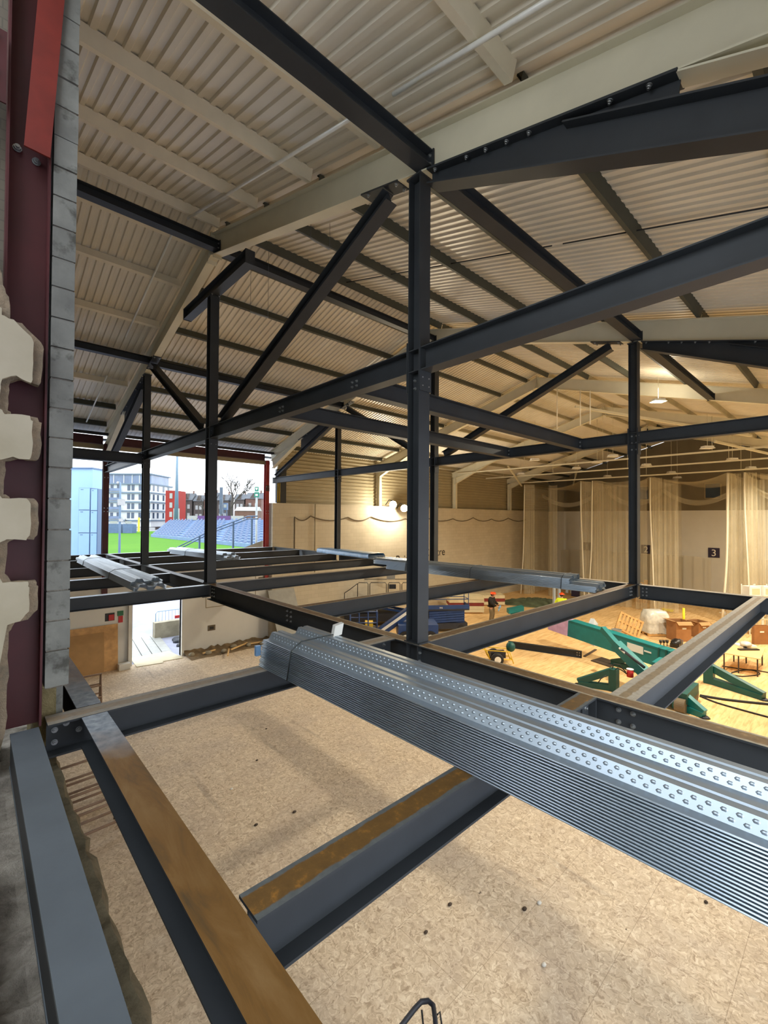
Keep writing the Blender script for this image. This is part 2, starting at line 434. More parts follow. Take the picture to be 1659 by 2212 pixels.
ORD = ['first', 'second', 'third', 'fourth', 'fifth', 'sixth', 'seventh', 'eighth', 'ninth', 'tenth', 'eleventh', 'twelfth', 'thirteenth', 'fourteenth', 'fifteenth', 'sixteenth', 'seventeenth', 'eighteenth', 'nineteenth', 'twentieth']

# ------------------------------------------------------------------ room grid (metres, camera at origin)
X1, X2, X3, X4, X5, X6 = 4.0, 11.44, 18.84, 26.5, 34.05, 41.5        # portal frames along the hall, X6 = far gable
YR, YE, YN = 10.1, 21.0, -1.0                                        # ridge, stadium-side eave, near eave
ZM, ZF = -1.5, -6.25                                                 # top of mezzanine steel, hall floor
UPZ = 0.9
SL = 0.277
def rz(y, off=0.0): return 6.48-SL*abs(y-YR)+off                     # top of rafters

# ------------------------------------------------------------------ shell
mb = MB(); mb.box((-3.5, -1.2, ZF-0.3), (X6+0.4, YE+0.05, ZF)); struct(mb.build('floor', 'board_floor'))
# ceiling: ribbed sheet, ribs run down the slope
def sheet(yA, yB, x0, x1):
    mb = MB(); pitch = 0.17; prof = [(0, 0.0), (0.06, 0.0), (0.078, 0.034), (0.150, 0.034)]; pts = []
    x = x0
    while x < x1:
        for a, h in prof: pts.append((x+a, h))
        x += pitch
    n = len(pts); vs = []
    for Y in (yA, yB):
        for px, h in pts: vs.append((px, Y, rz(Y, 0.20+h)))
    fs = [(i, i+1, n+i+1, n+i) for i in range(n-1)]
    mb.add(vs, fs)
    o = mb.build('ceiling', 'roof_sheet'); md = o.modifiers.new('thick', 'SOLIDIFY'); md.thickness = 0.004; md.offset = 1
    return struct(o)
sheet(YR, YE+0.7, -0.3, X6); sheet(YN-0.6, YR, -0.3, X6)
# eave wall on the stadium side: low wall under the open bays, blockwork and cladding beyond
W0 = YE
DX0, DX1 = 5.01, 6.99
mb = MB()
mb.box((0.39, W0, ZF), (DX0, W0+0.18, -1.75)); mb.box((DX1, W0, ZF), (X2+0.1, W0+0.18, -1.75)); mb.box((DX0, W0, -3.6), (DX1, W0+0.18, -1.75))
struct(mb.build('wall_left', 'white_paint'))
mb = MB(); mb.box((X2-0.12, W0-0.36, ZF), (X6+0.2, W0+0.18, 0.76)); struct(mb.build('wall_left', 'block_white'))
mb = MB()                                                             # horizontal ribbed cladding above
zz = 0.76; k = 0; pl = []
while zz < 3.60:
    pl += [(W0+0.10, zz), (W0+0.10, zz+0.10), (W0+0.06, zz+0.13), (W0+0.06, zz+0.17)]; zz += 0.2
pl += [(W0+0.2, 3.66), (W0+0.2, 0.76)]
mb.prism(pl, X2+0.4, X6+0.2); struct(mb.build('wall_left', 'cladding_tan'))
mb = MB(); mb.box((X6, YN, ZF), (X6+0.2, W0+0.1, 0.78)); struct(mb.build('wall_back', 'white_paint'))
mb = MB()
pts = [(YN, 0.78), (W0+0.1, 0.78), (W0+0.1, rz(W0, 0.2)), (YR, rz(YR, 0.2)), (YN, rz(YN, 0.2))]
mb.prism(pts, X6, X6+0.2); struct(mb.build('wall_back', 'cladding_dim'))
# near eave wall closes the hall beyond the bay beside us; the bay itself keeps a daylight slot between added panels
mb = MB(); mb.box((X2, YN-0.2, ZF), (X6+0.2, YN, rz(YN, 0.2))); struct(mb.build('wall_right', 'block_white'))
mb = MB(); mb.box((0.6, YN-0.2, UPZ), (X2, YN, rz(YN, 0.2))); mb.box((0.6, YN-0.2, ZF), (X2, YN, -3.4)); struct(mb.build('wall_right', 'block_white'))  # unseen panels added to narrow the opening and balance the daylight
# the building behind us and the gable we look through
mb = MB(); mb.box((-3.7, -1.3, ZF), (-3.5, 26, 2.0)); struct(mb.build('wall_front', 'brick_dim'))  # unseen; put in for shade, top kept low to admit sky light
mb = MB(); mb.box((-3.5, -1.3, ZF), (0.3, -1.1, 7)); struct(mb.build('wall_front', 'brick_dim'))
mb = MB(); mb.box((0.39, 4.30, -1.75), (0.545, YE+0.1, 6.45)); struct(mb.build('wall_front', 'block_grey'))
mb = MB()                                                             # rough stone wall below the opening
random.seed(3); ny = 220; vs = []; fs = []
for i in range(ny+1):
    y = -1.05+i*(22.0/ny)
    j = lambda s: (random.random()-0.5)*s
    vs += [(-3.5, y, -1.82+j(0.03)), (-1.0, y, -1.78+j(0.05)), (-0.45, y, -1.74+j(0.09)), (-0.25, y, -1.73+j(0.09)), (-0.1, y, -1.74+j(0.09)), (0.05, y, -1.75+j(0.08)), (0.18, y, -1.79+j(0.06)), (0.40, y, -1.80+j(0.03)), (0.485+j(0.03), y, -1.81+j(0.04)), (0.515+j(0.03), y, -1.88+j(0.05)), (0.525+j(0.02), y, -2.05), (0.525, y, ZF)]
for i in range(ny):
    for k in range(11): fs.append((i*12+k, i*12+k+1, i*12+12+k+1, i*12+12+k))
mb.add(vs, fs); mb.m = [1 if (q % 11) > 6 else 0 for q in range(len(mb.f))]; struct(mb.build('wall_front', ['rubble', 'sill_edge']))
mb = MB(); mb.box((0.36, 4.28, -1.84), (0.50, 4.75, -1.20)); struct(mb.build('wall_front', 'stone_tan'))
mb = MB(); mb.box((-3.5, 4.30, -1.80), (0.18, 4.6, 6.6)); struct(mb.build('wall_front', 'brick_dim'))
# white ceiling-edge trims and eave band over the open bays
for x0, x1 in ((0.55, X1-0.1), (X1+0.1, X2-0.1)):
    mb = MB(); mb.box((x0, W0+0.02, 2.74), (x1, W0+0.16, 2.92)); struct(mb.build('trim_1', 'cladding_tan'))
mb = MB(); mb.box((0.55, W0-0.25, 3.28), (X2, W0-0.05, 3.38)); struct(mb.build('trim_2', 'black_gutter'))
mb = MB(); mb.box((0.55, W0+0.18, 3.16), (X2+0.3, W0+0.7, 3.2)); struct(mb.build('trim_3', 'black_gutter'))
# ------------------------------------------------------------------ portal rafters (cream) and their parts
DEP = 0.48
R1 = dict(C0=15.4, C1=10.15, C2=3.71, E=21.05)
R2 = dict(C0=15.27, C1=9.87, C2=3.68, E=21.0)
fr_names = {X1: 'frame nearest the camera', X2: 'second frame', X3: 'third frame', X4: 'fourth frame', X5: 'fifth frame'}
def rafter(X, y0, label):
    s = 1 if y0 > YR else -1
    p0, p1 = Vector((X, y0, rz(y0))), Vector((X, YR, rz(YR)))
    o = ibeam('rafter', p0, p1, 0.19, DEP, (0, 0, 1), ('cream_paint',), 0.016, 0.010, 0, label, 'rafter', 'cream portal rafters')
    d = (p1-p0).normalized(); dn = Vector((0, d.z*(-1 if d.y > 0 else 1), 0))
    # haunch under the eave end
    nrm = Vector((0, -d.z, d.y)) if d.y > 0 else Vector((0, d.z, -d.y))
    a = p0+d*0.05-nrm*DEP; b = p0+d*(3.2 if s > 0 else 1.95)-nrm*DEP; c = p0+d*0.05-nrm*(DEP+(0.42 if s > 0 else 0.24))
    mb = MB(); t = 0.006
    mb.add([(X-t, *a[1:]), (X-t, *b[1:]), (X-t, *c[1:]), (X+t, *a[1:]), (X+t, *b[1:]), (X+t, *c[1:])], [(0, 1, 2), (5, 4, 3), (0, 2, 5, 3), (2, 1, 4, 5), (1, 0, 3, 4)])
    mb.bar(c, b, 0.19, 0.016, nrm)
    part(mb, 'haunch', 'cream_paint', o)
    # ridge end plate
    mb = MB(); q = p1-d*0.012
    mb.obox(q-nrm*(DEP/2+0.06), (0.1, 0, 0), d*0.010, nrm*(DEP/2+0.10)); part(mb, 'end_plate', 'cream_paint', o)
    return o
for X in (X1, X2, X3, X4, X5):
    w = fr_names[X]
    rafter(X, YE+0.15, 'cream rafter of the %s, slope falling to the left' % w)
    rafter(X, YN, 'cream rafter of the %s, slope falling to the right' % w)
# cream portal columns along the cladded wall
for X in (X3, X4, X5):
    ibeam('portal_column', (X, YE-0.02, ZF), (X, YE-0.02, rz(YE)-0.35), 0.19, 0.30, (0, 1, 0), ('cream_paint',), 0.014, 0.01, 0.0,
          'cream steel column against the left wall under the %s' % fr_names[X], 'column', 'cream portal columns')
# red eave columns of the open bays
for X, lab in ((3.97, 'dark red steel column between the two open bays, stadium behind it'), (11.15, 'bright red steel column at the right edge of the open bay')):
    o = ibeam('red_column', (X, 21.0, -3.2), (X, 21.0, 2.95), 0.21, 0.21, (0, 1, 0), ('red_bright' if X > 5 else 'red_oxide',), 0.013, 0.009, 0.1, lab, 'column', 'red eave columns')
    mb = MB(); mb.box((X-0.11, 20.88, 1.36), (X+0.11, 20.895, 1.66)); part(mb, 'splice_plate', 'red_oxide', o)
    bolts(o, [(X-0.06, 20.87, 0.2), (X+0.06, 20.87, 0.2), (X-0.06, 20.87, 0.34), (X+0.06, 20.87, 0.34), (X-0.06, 20.87, 1.58), (X+0.06, 20.87, 1.58)], (0, -1, 0))
for x0, x1, lab in ((0.56, 3.86, 'dark red eave beam over the left open bay'), (4.08, 11.04, 'dark red eave beam over the wide open bay onto the stadium')):
    ibeam('red_eave_beam', (x0, 21.0, 3.26), (x1, 21.0, 3.26), 0.2, 0.33, (0, 0, 1), ('red_oxide',), 0.014, 0.01, 0, lab, 'beam', 'red eave beams')

# ------------------------------------------------------------------ purlins
PY = [0.6, 2.4, 4.36, 6.0, 7.85, 9.62, 10.6, 12.0, 13.8, 15.55, 17.3, 19.0, 20.5]
def purlin(y, x0, x1, m, label, grp, lip=1):
    s = 1 if y < YR else -1; w, d = (0.095 if m == 'purlin_cream' else 0.075), 0.19
    poly = [(0, 0), (w, 0), (w, 0.022), (w-0.004, 0.022), (w-0.004, 0.004), (0.004, 0.004), (0.004, d-0.004), (w-0.004, d-0.004), (w-0.004, d-0.022), (w, d-0.022), (w, d), (0, d)]
    if m == 'purlin_cream': poly = [(0, 0), (w, 0), (w, d), (0, d)]
    mb = MB(); mb.prism(poly, 0, x1-x0)
    a = math.atan(SL)*s
    o = mb.build('purlin', m, None, Matrix.Translation((x0, y-w/2, rz(y)+0.004)) @ Matrix.Rotation(a, 4, 'X'))
    tag(o, label, 'purlin', grp)
    return o
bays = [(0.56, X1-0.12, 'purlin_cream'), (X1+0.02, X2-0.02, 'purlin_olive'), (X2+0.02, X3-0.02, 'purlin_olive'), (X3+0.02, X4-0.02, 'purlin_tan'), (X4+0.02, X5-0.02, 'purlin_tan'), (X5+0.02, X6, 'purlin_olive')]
bn = ['in the roof bay nearest the camera', 'between the first and second rafters', 'between the second and third rafters', 'between the third and fourth rafters', 'between the fourth and fifth rafters', 'in the last bay before the far gable']
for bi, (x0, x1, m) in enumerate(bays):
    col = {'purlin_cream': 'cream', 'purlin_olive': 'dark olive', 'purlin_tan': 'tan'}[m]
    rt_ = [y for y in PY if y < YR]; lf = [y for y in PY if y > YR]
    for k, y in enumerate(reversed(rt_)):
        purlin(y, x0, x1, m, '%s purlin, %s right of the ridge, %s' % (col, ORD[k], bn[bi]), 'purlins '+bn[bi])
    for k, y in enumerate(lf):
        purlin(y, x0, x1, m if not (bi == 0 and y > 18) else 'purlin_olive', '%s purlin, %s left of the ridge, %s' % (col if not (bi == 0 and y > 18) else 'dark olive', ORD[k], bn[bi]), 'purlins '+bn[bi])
# new charcoal tie beams in the roof at the column lines
def tie(y, x0, x1, zb, lab, w=0.2, d=0.2):
    o = ibeam('tie_beam', (x0, y, zb+d), (x1, y, zb+d), w, d, (0, 0, 1), ('steel',), 0.012, 0.008, 0, lab, 'beam', 'charcoal roof ties')
    for x in (x0+0.008, x1-0.008):
        if x > 0.7:
            mb = MB(); mb.box((x-0.008, y-w/2-0.01, zb-0.02), (x+0.008, y+w/2+0.01, zb+d+0.02)); part(mb, 'end_plate', 'steel', o)
    if x1 < X1:
        bolts(o, [(x1-0.018, y-0.06, zb+0.05), (x1-0.018, y+0.06, zb+0.05), (x1-0.018, y-0.06, zb+0.15), (x1-0.018, y+0.06, zb+0.15)], (-1, 0, 0))
    return o
tie(3.57, 0.56, 3.985, 4.20, 'charcoal roof tie overhead, lowest end bolted to the nearest rafter above the tall column')
tie(9.85, 0.56, 3.985, 5.98, 'charcoal ridge tie meeting the peak of the nearest frame')
tie(14.98, 0.56, 3.985, 4.72, 'charcoal roof tie left of the ridge, near the top of the small left column')
tie(3.60, 4.02, 11.43, 4.20, 'charcoal roof tie running from the tall column top away to the second frame')
tie(9.90, 4.02, 11.43, 5.98, 'charcoal ridge tie between the first and second frames')
tie(15.0, 4.02, 11.43, 4.68, 'charcoal roof tie between first and second frames on the left slope')
tie(3.60, 11.47, 18.83, 4.20, 'charcoal roof tie in front of the lit floodlight beyond the second frame')
# anti-sag rods
def rod(x, y0, y1, m, lab, r=0.024, off=-0.02):
    mb = MB(); mb.tube([(x, y0, rz(y0, off)), (x, y1, rz(y1, off))], r, 8)
    tag(mb.build('sag_rod', m), lab, 'rod', 'roof anti-sag rods')
rod(3.28, 4.2, 9.75, 'rod_steel', 'bright steel rod under the purlins from the overhead tie up to the ridge')
rod(3.30, 0.6, 3.46, 'rod_steel', 'bright steel rod at the top edge of the view, right of the overhead tie')
rod(3.20, 10.35, 14.55, 'rod_steel', 'bright steel rod under the left slope just left of the ridge')
rod(3.17, 16.8, 20.3, 'rod_steel', 'bright steel rod lowest on the left slope by the open bay')
for k, (y0, y1) in enumerate(((0.7, 3.5), (3.7, 6.0), (6.0, 9.55))):
    rod(7.4, y0, y1, 'steel', 'thin dark rod across the ribbed sheets behind the tall column, %s from the ridge' % ('third', 'second', 'first')[k], 0.012, 0.10)

# ------------------------------------------------------------------ hanger columns
def hcol(X, y, z0, z1, w, lab, zbolt=None):
    o = ibeam('hanger_column', (X, y, z0), (X, y, z1), w, w, (0, 1, 0), ('steel',), 0.013, 0.009, w/2, lab, 'column', 'charcoal hanger columns')
    mb = MB(); mb.box((X-w/2-0.02, y-w/2-0.02, z1-0.014), (X+w/2+0.02, y+w/2+0.02, z1+0.006)); part(mb, 'cap_plate', 'steel', o)
    mb = MB(); mb.box((X-w/2-0.006, y-w/2-0.03, ZM+0.0), (X+w/2+0.006, y+w/2+0.03, ZM+0.016)); part(mb, 'base_plate', 'steel', o)
    for zz in (1.79, 2.05):                        # stiffeners between flanges
        mb = MB(); mb.box((X-w/2+0.002, y-w/2+0.01, zz-0.006), (X+w/2-0.002, y+w/2-0.01, zz+0.006)); part(mb, 'stiffener', 'steel', o)
    return o
def ztop(y): return 6.0-0.283*abs(y-YR)-0.02
rl = lambda y: rz(y)-DEP/math.cos(math.atan(SL))
c2 = hcol(X1, 3.71, -1.86, rl(3.71)-0.03, 0.19, 'tall charcoal steel column in the middle, carrying the nearest rafter')
c1 = hcol(X1, 10.15, ZM-0.28, 5.06, 0.20, 'charcoal steel column under the ridge of the nearest frame, second from the left')
c0 = hcol(X1, 15.4, ZM, rl(15.4)-0.03, 0.19, 'slim charcoal column left of the ridge column, in front of the stadium view')
c4 = hcol(X2, 15.27, ZM, rl(15.27)-0.03, 0.19, 'charcoal column against the pale left wall, left of the site lamps')
c5 = hcol(X2, 9.87, ZM, 5.3, 0.20, 'charcoal column half hidden right behind the tall middle column')
c3 = hcol(X2, 3.68, -1.80, rl(3.68)-0.03, 0.19, 'charcoal column on the right, in front of the nets')
c6 = hcol(X2, -0.9, ZM, 3.0, 0.19, 'charcoal column at the right eave of the second frame') if False else None
# bolts on the column joints
def jb(o, X, y, zs, w=0.19):
    bolts(o, [(X+dx, y-w/2-0.001, z) for dx in (-0.055, 0.055) for z in zs], (0, -1, 0))
    bolts(o, [(X-0.006, y+dy, z) for dy in (-0.05, 0.05) for z in zs], (-1, 0, 0))
jb(c2, X1, 3.71, (1.60, 1.70)); jb(c1, X1, 10.15, (1.66, 1.86, 1.96)); jb(c3, X2, 3.68, (1.66, 1.82, 1.98)); jb(c0, X1, 15.4, (1.68, 1.95)); jb(c4, X2, 15.27, (1.68, 1.95))
bolts(c2, [(X1+dx, 3.71-0.096, z) for dx in (-0.06, 0.06) for z in (-1.60, -1.70, -1.80)], (0, -1, 0))
# plates that clamp the upper beams to the columns
def clamp(X, y, o, zs=(1.54, 2.16)):
    for s in (-1, 1):
        mb = MB(); mb.box((X-0.10, y+s*0.108-0.007, zs[0]), (X+0.10, y+s*0.108+0.007, zs[1])); part(mb, 'splice_plate', 'steel', o)
for X, R, cs in ((X1, R1, (c0, c1, c2)), (X2, R2, (c4, c5, c3))):
    for key, c in zip(('C0', 'C1', 'C2'), cs): clamp(X, R[key], c)

# ------------------------------------------------------------------ upper (mid-height) beams
def ub(X, ya, yb, lab, zt=2.06, d=0.28, w=0.19, holes=()):
    o = ibeam('upper_beam', (X, ya, zt), (X, yb, zt), w, d, (0, 0, 1), ('steel',), 0.014, 0.009, 0, lab, 'beam', 'upper truss beams')
    for h in holes: bolts(o, [(X-0.006, h+dy, zt-d/2+dz) for dy in (-0.05, 0.05) for dz in (-0.035, 0.035)], (-1, 0, 0))
    return o
ub(X1, 3.6-0.0, -0.9, 'upper charcoal beam right of the tall middle column, rising out of view') if False else None
ub(X1, 3.59, -0.9, 'upper charcoal beam running right from the tall middle column out of view')
ub(X1, 10.03, 3.83, 'upper charcoal beam between the ridge column and the tall middle column', holes=(4.95, 7.0))
ub(X1, 15.28, 10.27, 'upper charcoal beam between the slim left column and the ridge column')
ub(X1, 20.9, 15.52, 'upper charcoal beam from the slim left column to the dark red column')
ub(X2, 3.56, -0.9, 'upper charcoal beam running right from the column before the nets')
ub(X2, 9.75, 3.80, 'upper charcoal beam of the second frame left of the column before the nets')
ub(X2, 15.15, 9.99, 'upper bluish beam of the second frame behind the tall middle column')
ub(X2, 20.9, 15.39, 'upper bluish beam from the bright red column to the wall-side column')
def xb(y, x0, x1, lab, zt=2.06, d=0.28, w=0.19, name='cross_beam', grp='upper cross beams', mats=('steel',), bolt=True):
    o = ibeam(name, (x0, y, zt), (x1, y, zt), w, d, (0, 0, 1), mats, 0.013, 0.009, 0, lab, 'beam', grp)
    if bolt:
        mb = MB(); mb.box((x1-0.012, y-0.07, zt-d+0.03), (x1-0.001, y+0.07, zt-0.03)); part(mb, 'end_plate', 'steel', o)
        bolts(o, [(x1-0.013, y+dy, zt-d/2+dz) for dy in (-0.045, 0.045) for dz in (-0.05, 0.05)], (-1, 0, 0))
    return o
xb(4.95, X1+0.1, X2-0.1, 'upper charcoal cross beam to the second frame, nearer and higher of the pair')
xb(7.0, X1+0.1, X2-0.1, 'upper charcoal cross beam to the second frame, farther and lower of the pair')
xb(15.35, 0.56, X1-0.1, 'upper charcoal cross beam left of the slim column, before the open bay', 1.95, 0.3, 0.28)

# ------------------------------------------------------------------ diagonals
def diag(p0, p1, lab, w=0.19, d=0.19, plate0=True):
    p0, p1 = Vector(p0), Vector(p1); dd = (p1-p0).normalized()
    o = ibeam('diagonal_brace', p0, p1, w, d, (0, -dd.z, dd.y) if dd.y > 0 else (0, dd.z, -dd.y), ('steel',), 0.013, 0.009, d/2, lab, 'brace', 'charcoal diagonal braces')
    return o
D1 = diag((X1, 4.25, rl(4.25)-0.10), (X1, 9.62, 2.12), 'long charcoal diagonal from the tall column top down to the ridge column')
D2 = diag((X1, 14.75, rl(14.75)-0.10), (X1, 10.65, 2.14), 'short charcoal diagonal from the slim left column top down to the ridge column')
def strut(X, lab):
    w = 0.22; zb = lambda y: 3.93-0.437*(3.4-y); zt = lambda y: zb(y)+0.385; yl = 1.85; e = -0.9
    mb = MB(); mb.bar((X, 3.5, zb(3.5)+0.008), (X, e, zb(e)+0.008), w, 0.016)
    mb.bar((X, yl, zt(yl)-0.008), (X, e, zt(e)-0.008), w, 0.016)
    ps = [(3.5, zb(3.5)+0.01), (e, zb(e)+0.01), (e, zt(e)-0.01), (0.97, zt(0.97)-0.01), (0.95, rl(0.95)-0.015), (3.5, rl(3.5)-0.015)]
    mb.prism(ps, X-0.006, X+0.006)
    o = mb.build('diagonal_brace', 'steel'); tag(o, lab, 'brace', 'charcoal diagonal braces')
    return o
D3 = strut(X1, 'heavy charcoal diagonal from the tall column top to the upper right corner')
D4 = diag((X1, 15.7, 4.16), (X1, 20.6, 2.1), 'charcoal diagonal under the left rafter down to the dark red column', 0.2, 0.2)
D5 = diag((X2, 4.2, rl(4.2)-0.10), (X2, 9.45, 2.12), 'charcoal diagonal of the second frame left of the column before the nets')
D6 = strut(X2, 'charcoal diagonal of the second frame at the right picture edge')
D7 = diag((X2, 14.7, rl(14.7)-0.10), (X2, 10.3, 2.14), 'charcoal diagonal of the second frame just left of the tall middle column')
D8 = diag((X2, 15.7, 4.1), (X2, 20.6, 2.1), 'charcoal diagonal above the bright red column')
def rplate(o, X, ya, yb, ys):                      # bolted plate under the rafter
    mb = MB(); a = Vector((X, ya, rl(ya)-0.004)); b = Vector((X, yb, rl(yb)-0.004)); mb.bar(a, b, 0.22, 0.022)
    part(mb, 'end_plate', 'steel', o)
    n = Vector((0, -(b-a).z, (b-a).y)).normalized(); n = -n if n.z > 0 else n
    bolts(o, [(X+dx, y, rl(y)-0.016) for y in ys for dx in (-0.07, 0.07)], n, 1.2)
rplate(D1, X1, 4.0, 4.72, (4.05, 4.6)); rplate(D2, X1, 14.35, 15.1, (14.4, 15.0)); rplate(D5, X2, 3.95, 4.65, (4.0, 4.55)); rplate(D7, X2, 14.3, 15.0, (14.4, 14.9))
for D, X in ((D3, X1), (D6, X2)):
    rplate(D, X, 3.5, 0.95, (1.15, 1.45, 2.2, 2.45, 2.7, 2.95, 3.4))
for D, X in ((D4, X1), (D8, X2)):
    rplate(D, X, 15.6, 18.3, (15.9, 16.4, 17.6, 18.0))
    ps = [(15.8, rl(15.8)-0.015), (18.2, rl(18.2)-0.015), (18.2, 3.08), (15.8, 4.12)]
    mb = MB(); mb.prism(ps, X-0.005, X+0.005); part(mb, 'gusset', 'steel', D)
# spreader beam under the ridge on top of the second column
o = ibeam('spreader_beam', (X1, 11.85, 5.34), (X1, 8.30, 5.34), 0.2, 0.27, (0, 0, 1), ('steel',), 0.014, 0.009, 0, 'short charcoal spreader beam under the ridge, on top of the ridge column', 'beam')
for y in (11.84, 8.31):
    mb = MB(); mb.box((X1-0.1, y-0.008, 5.06), (X1+0.1, y+0.008, 5.345)); part(mb, 'end_plate', 'steel', o)
bolts(o, [(X1-0.08, 10.15+dy, 5.07) for dy in (-0.13, 0.13)]+[(X1+0.08, 10.15+dy, 5.07) for dy in (-0.13, 0.13)], (0, 0, -1))

# ------------------------------------------------------------------ mezzanine steel
def mz(p0, p1, w, d, mats, lab, grp, tf=0.014):
    return ibeam('mezzanine_beam', (p0[0], p0[1], ZM), (p1[0], p1[1], ZM), w, d, (0, 0, 1), mats, tf, 0.009, 0, lab, 'beam', grp)
mg = 'charcoal mezzanine floor beams'
m1 = mz((X1-0.02, 10.03), (X1-0.02, -0.95), 0.18, 0.34, ('steel', 'rust_top_main'), 'long charcoal floor beam with brown rusty top, passing under the tall middle column', mg)
m1b = mz((X1-0.02, 10.27), (X1-0.02, 20.85), 0.18, 0.34, ('steel', 'steel_grey'), 'charcoal floor beam running from the ridge column to the dark red column', mg)
m2 = mz((X2, 3.56), (X2, -0.95), 0.19, 0.32, ('steel', 'rust_top_pale'), 'far charcoal floor beam right of the column before the nets', mg)
m2b = mz((X2, 9.75), (X2, 3.80), 0.19, 0.32, ('steel', 'rust_top_pale'), 'far charcoal floor beam behind the grey deck bundle left of the column before the nets', mg)
m2c = mz((X2, 15.15), (X2, 9.99), 0.19, 0.32, ('steel', 'steel_grey'), 'far charcoal floor beam below the blue wrapped bundle', mg)
m2d = mz((X2, 20.85), (X2, 15.39), 0.19, 0.32, ('steel_grey', 'steel_grey'), 'far bluish floor beam at the foot of the bright red column', mg)
def webbolts(o, X, ys, zs): bolts(o, [(X, y, z) for y in ys for z in zs], (-1, 0, 0))
webbolts(m1, X1-0.026, (6.70, 6.58), (-1.59, -1.67, -1.75)); webbolts(m1, X1-0.026, (1.40, 1.29), (-1.58, -1.68))
webbolts(m1, X1-0.026, (9.92, 9.82), (-1.60, -1.68, -1.76)); webbolts(m2, X2-0.006, (3.50, 3.42), (-1.58, -1.66, -1.74))
webbolts(m2b, X2-0.006, (3.94, 3.86), (-1.58, -1.66, -1.74)); webbolts(m2, X2-0.006, (1.16, 1.06), (-1.58, -1.66, -1.74))
sg = 'charcoal secondary floor beams'
def sb(y, x0, x1, w, d, mats, lab): return mz((x0, y), (x1, y), w, d, mats, lab, sg)
pv = [(20.65, 'farthest, at the open bay edge'), (18.1, 'second from the open bay edge'), (15.2, 'third from the open bay edge'), (12.55, 'fourth from the open bay edge'), (10.05, 'meeting the ridge column')]
for y, t in pv: sb(y, X1+0.07, X2-0.1, 0.16, 0.27, ('steel', 'galv_pale' if y > 13 else 'rust_top_pale'), 'charcoal secondary floor beam beyond the ridge column, '+t)
sb(6.5, X1+0.07, X2-0.1, 0.17, 0.27, ('steel', 'rust_top_main'), 'charcoal secondary floor beam over the blue lifts, midway along the long beam')
b7 = sb(3.7, X1+0.09, X2-0.1, 0.19, 0.30, ('steel', 'rust_top_main'), 'charcoal floor beam from the tall column to the column before the nets')
b8 = sb(1.4, X1+0.07, X2-0.1, 0.20, 0.30, ('steel', 'rust_top_pale'), 'wide floor beam with pale scraped top crossing over the green crane')
bolts(b7, [(X2-0.16-dx, 3.7-0.006, z) for dx in (0, 0.09) for z in (-1.58, -1.66, -1.74)], (0, -1, 0))
b1 = sb(1.62, 0.80, X1-0.11, 0.155, 0.26, ('steel', 'rust_top_near'), 'nearest cross beam with rust-orange strip on top, under the big deck bundle')
mb = MB(); mb.box((X1-0.125, 1.545, ZM-0.24), (X1-0.108, 1.695, ZM-0.02)); part(mb, 'end_plate', 'steel', b1)
bolts(b1, [(3.80, 1.62-0.007, ZM-0.08), (3.80, 1.62-0.007, ZM-0.17)], (0, -1, 0), 1.2)
mb = MB(); mb.box((3.74, 1.614, ZM-0.22), (3.86, 1.600, ZM-0.03)); part(mb, 'cleat', 'steel', b1)
b2 = sb(4.08, 0.42, X1-0.10, 0.20, 0.24, ('steel', 'rust_top_grey'), 'cross beam from the red wall column to the long beam, scraped brown top')
bolts(b2, [(0.47, 4.08-0.006, ZM-0.08), (0.62, 4.08-0.006, ZM-0.12), (0.54, 4.08-0.006, ZM-0.05), (0.47, 4.08-0.006, ZM-0.17)], (0, -1, 0))
bolts(b2, [(3.78, 4.08-0.006, ZM-0.07), (3.78, 4.08-0.006, ZM-0.15)], (0, -1, 0))
for y, t in ((9.92, 'nearest one, meeting the ridge column'), (12.6, 'second one away from the ridge column'), (15.35, 'third one away from the ridge column'), (18.1, 'fourth one away from the ridge column'), (20.65, 'farthest, along the edge of the left open bay')):
    sb(y, 0.56, X1-0.11, 0.17, 0.25, ('steel', 'galv_pale' if y < 14 else 'steel_grey'), 'charcoal floor beam left of the ridge column, '+t)
rb = mz((0.702, 3.97), (0.702, -0.95), 0.165, 0.22, ('steel', 'rust_top_full'), 'long floor beam with orange-brown rusted top in the lower left foreground', mg, 0.012)
rb2 = mz((0.702, 4.19), (0.702, 9.82), 0.165, 0.22, ('steel', 'rust_top_full'), 'grey and rust topped floor beam just beyond the block pier', mg, 0.012)
ob = mz((0.29, 4.0), (0.29, -0.95), 0.158, 0.24, ('steel_grey',), 'grey-blue edge beam lying along the rubble sill in the lower left corner', mg, 0.02)
mb = MB(); mb.box((0.214, -0.95, ZM-0.22), (0.228, 3.98, ZM-0.02)); part(mb, 'web_plate', 'steel', ob)

# ------------------------------------------------------------------ red column, brace and jamb of the opening we look through
o = ibeam('red_column', (0.265, 4.16, ZM-0.02), (0.265, 4.16, 6.4), 0.20, 0.25, (1, 0, 0), ('red_oxide',), 0.014, 0.010, 0.125, 'dark red steel column built into the wall at the left picture edge', 'column'); rc_ = o
bolts(o, [(0.20, 4.148, 2.66), (0.31, 4.148, 2.62)], (0, -1, 0), 1.3)
b = MB(); b.bar((0.305, 4.03, 2.62), (0.49, 4.03, 5.9), 0.15, 0.014, (0, 1, 0)); o = b.build('red_brace', 'brace_red'); tag(o, 'red flat steel brace at the top left corner', 'brace')
bb = MB(); bb.bar((-0.4, 4.02, 3.1), (0.13, 4.02, 3.1), 0.5, 0.012, (0, 1, 0)); part(bb, 'gusset_plate', 'red_oxide', rc_); bo = rc_
bolts(bo, [(0.06, 4.010, 3.30), (0.06, 4.010, 3.05), (0.05, 4.010, 2.88)], (0, -1, 0), 1.2)
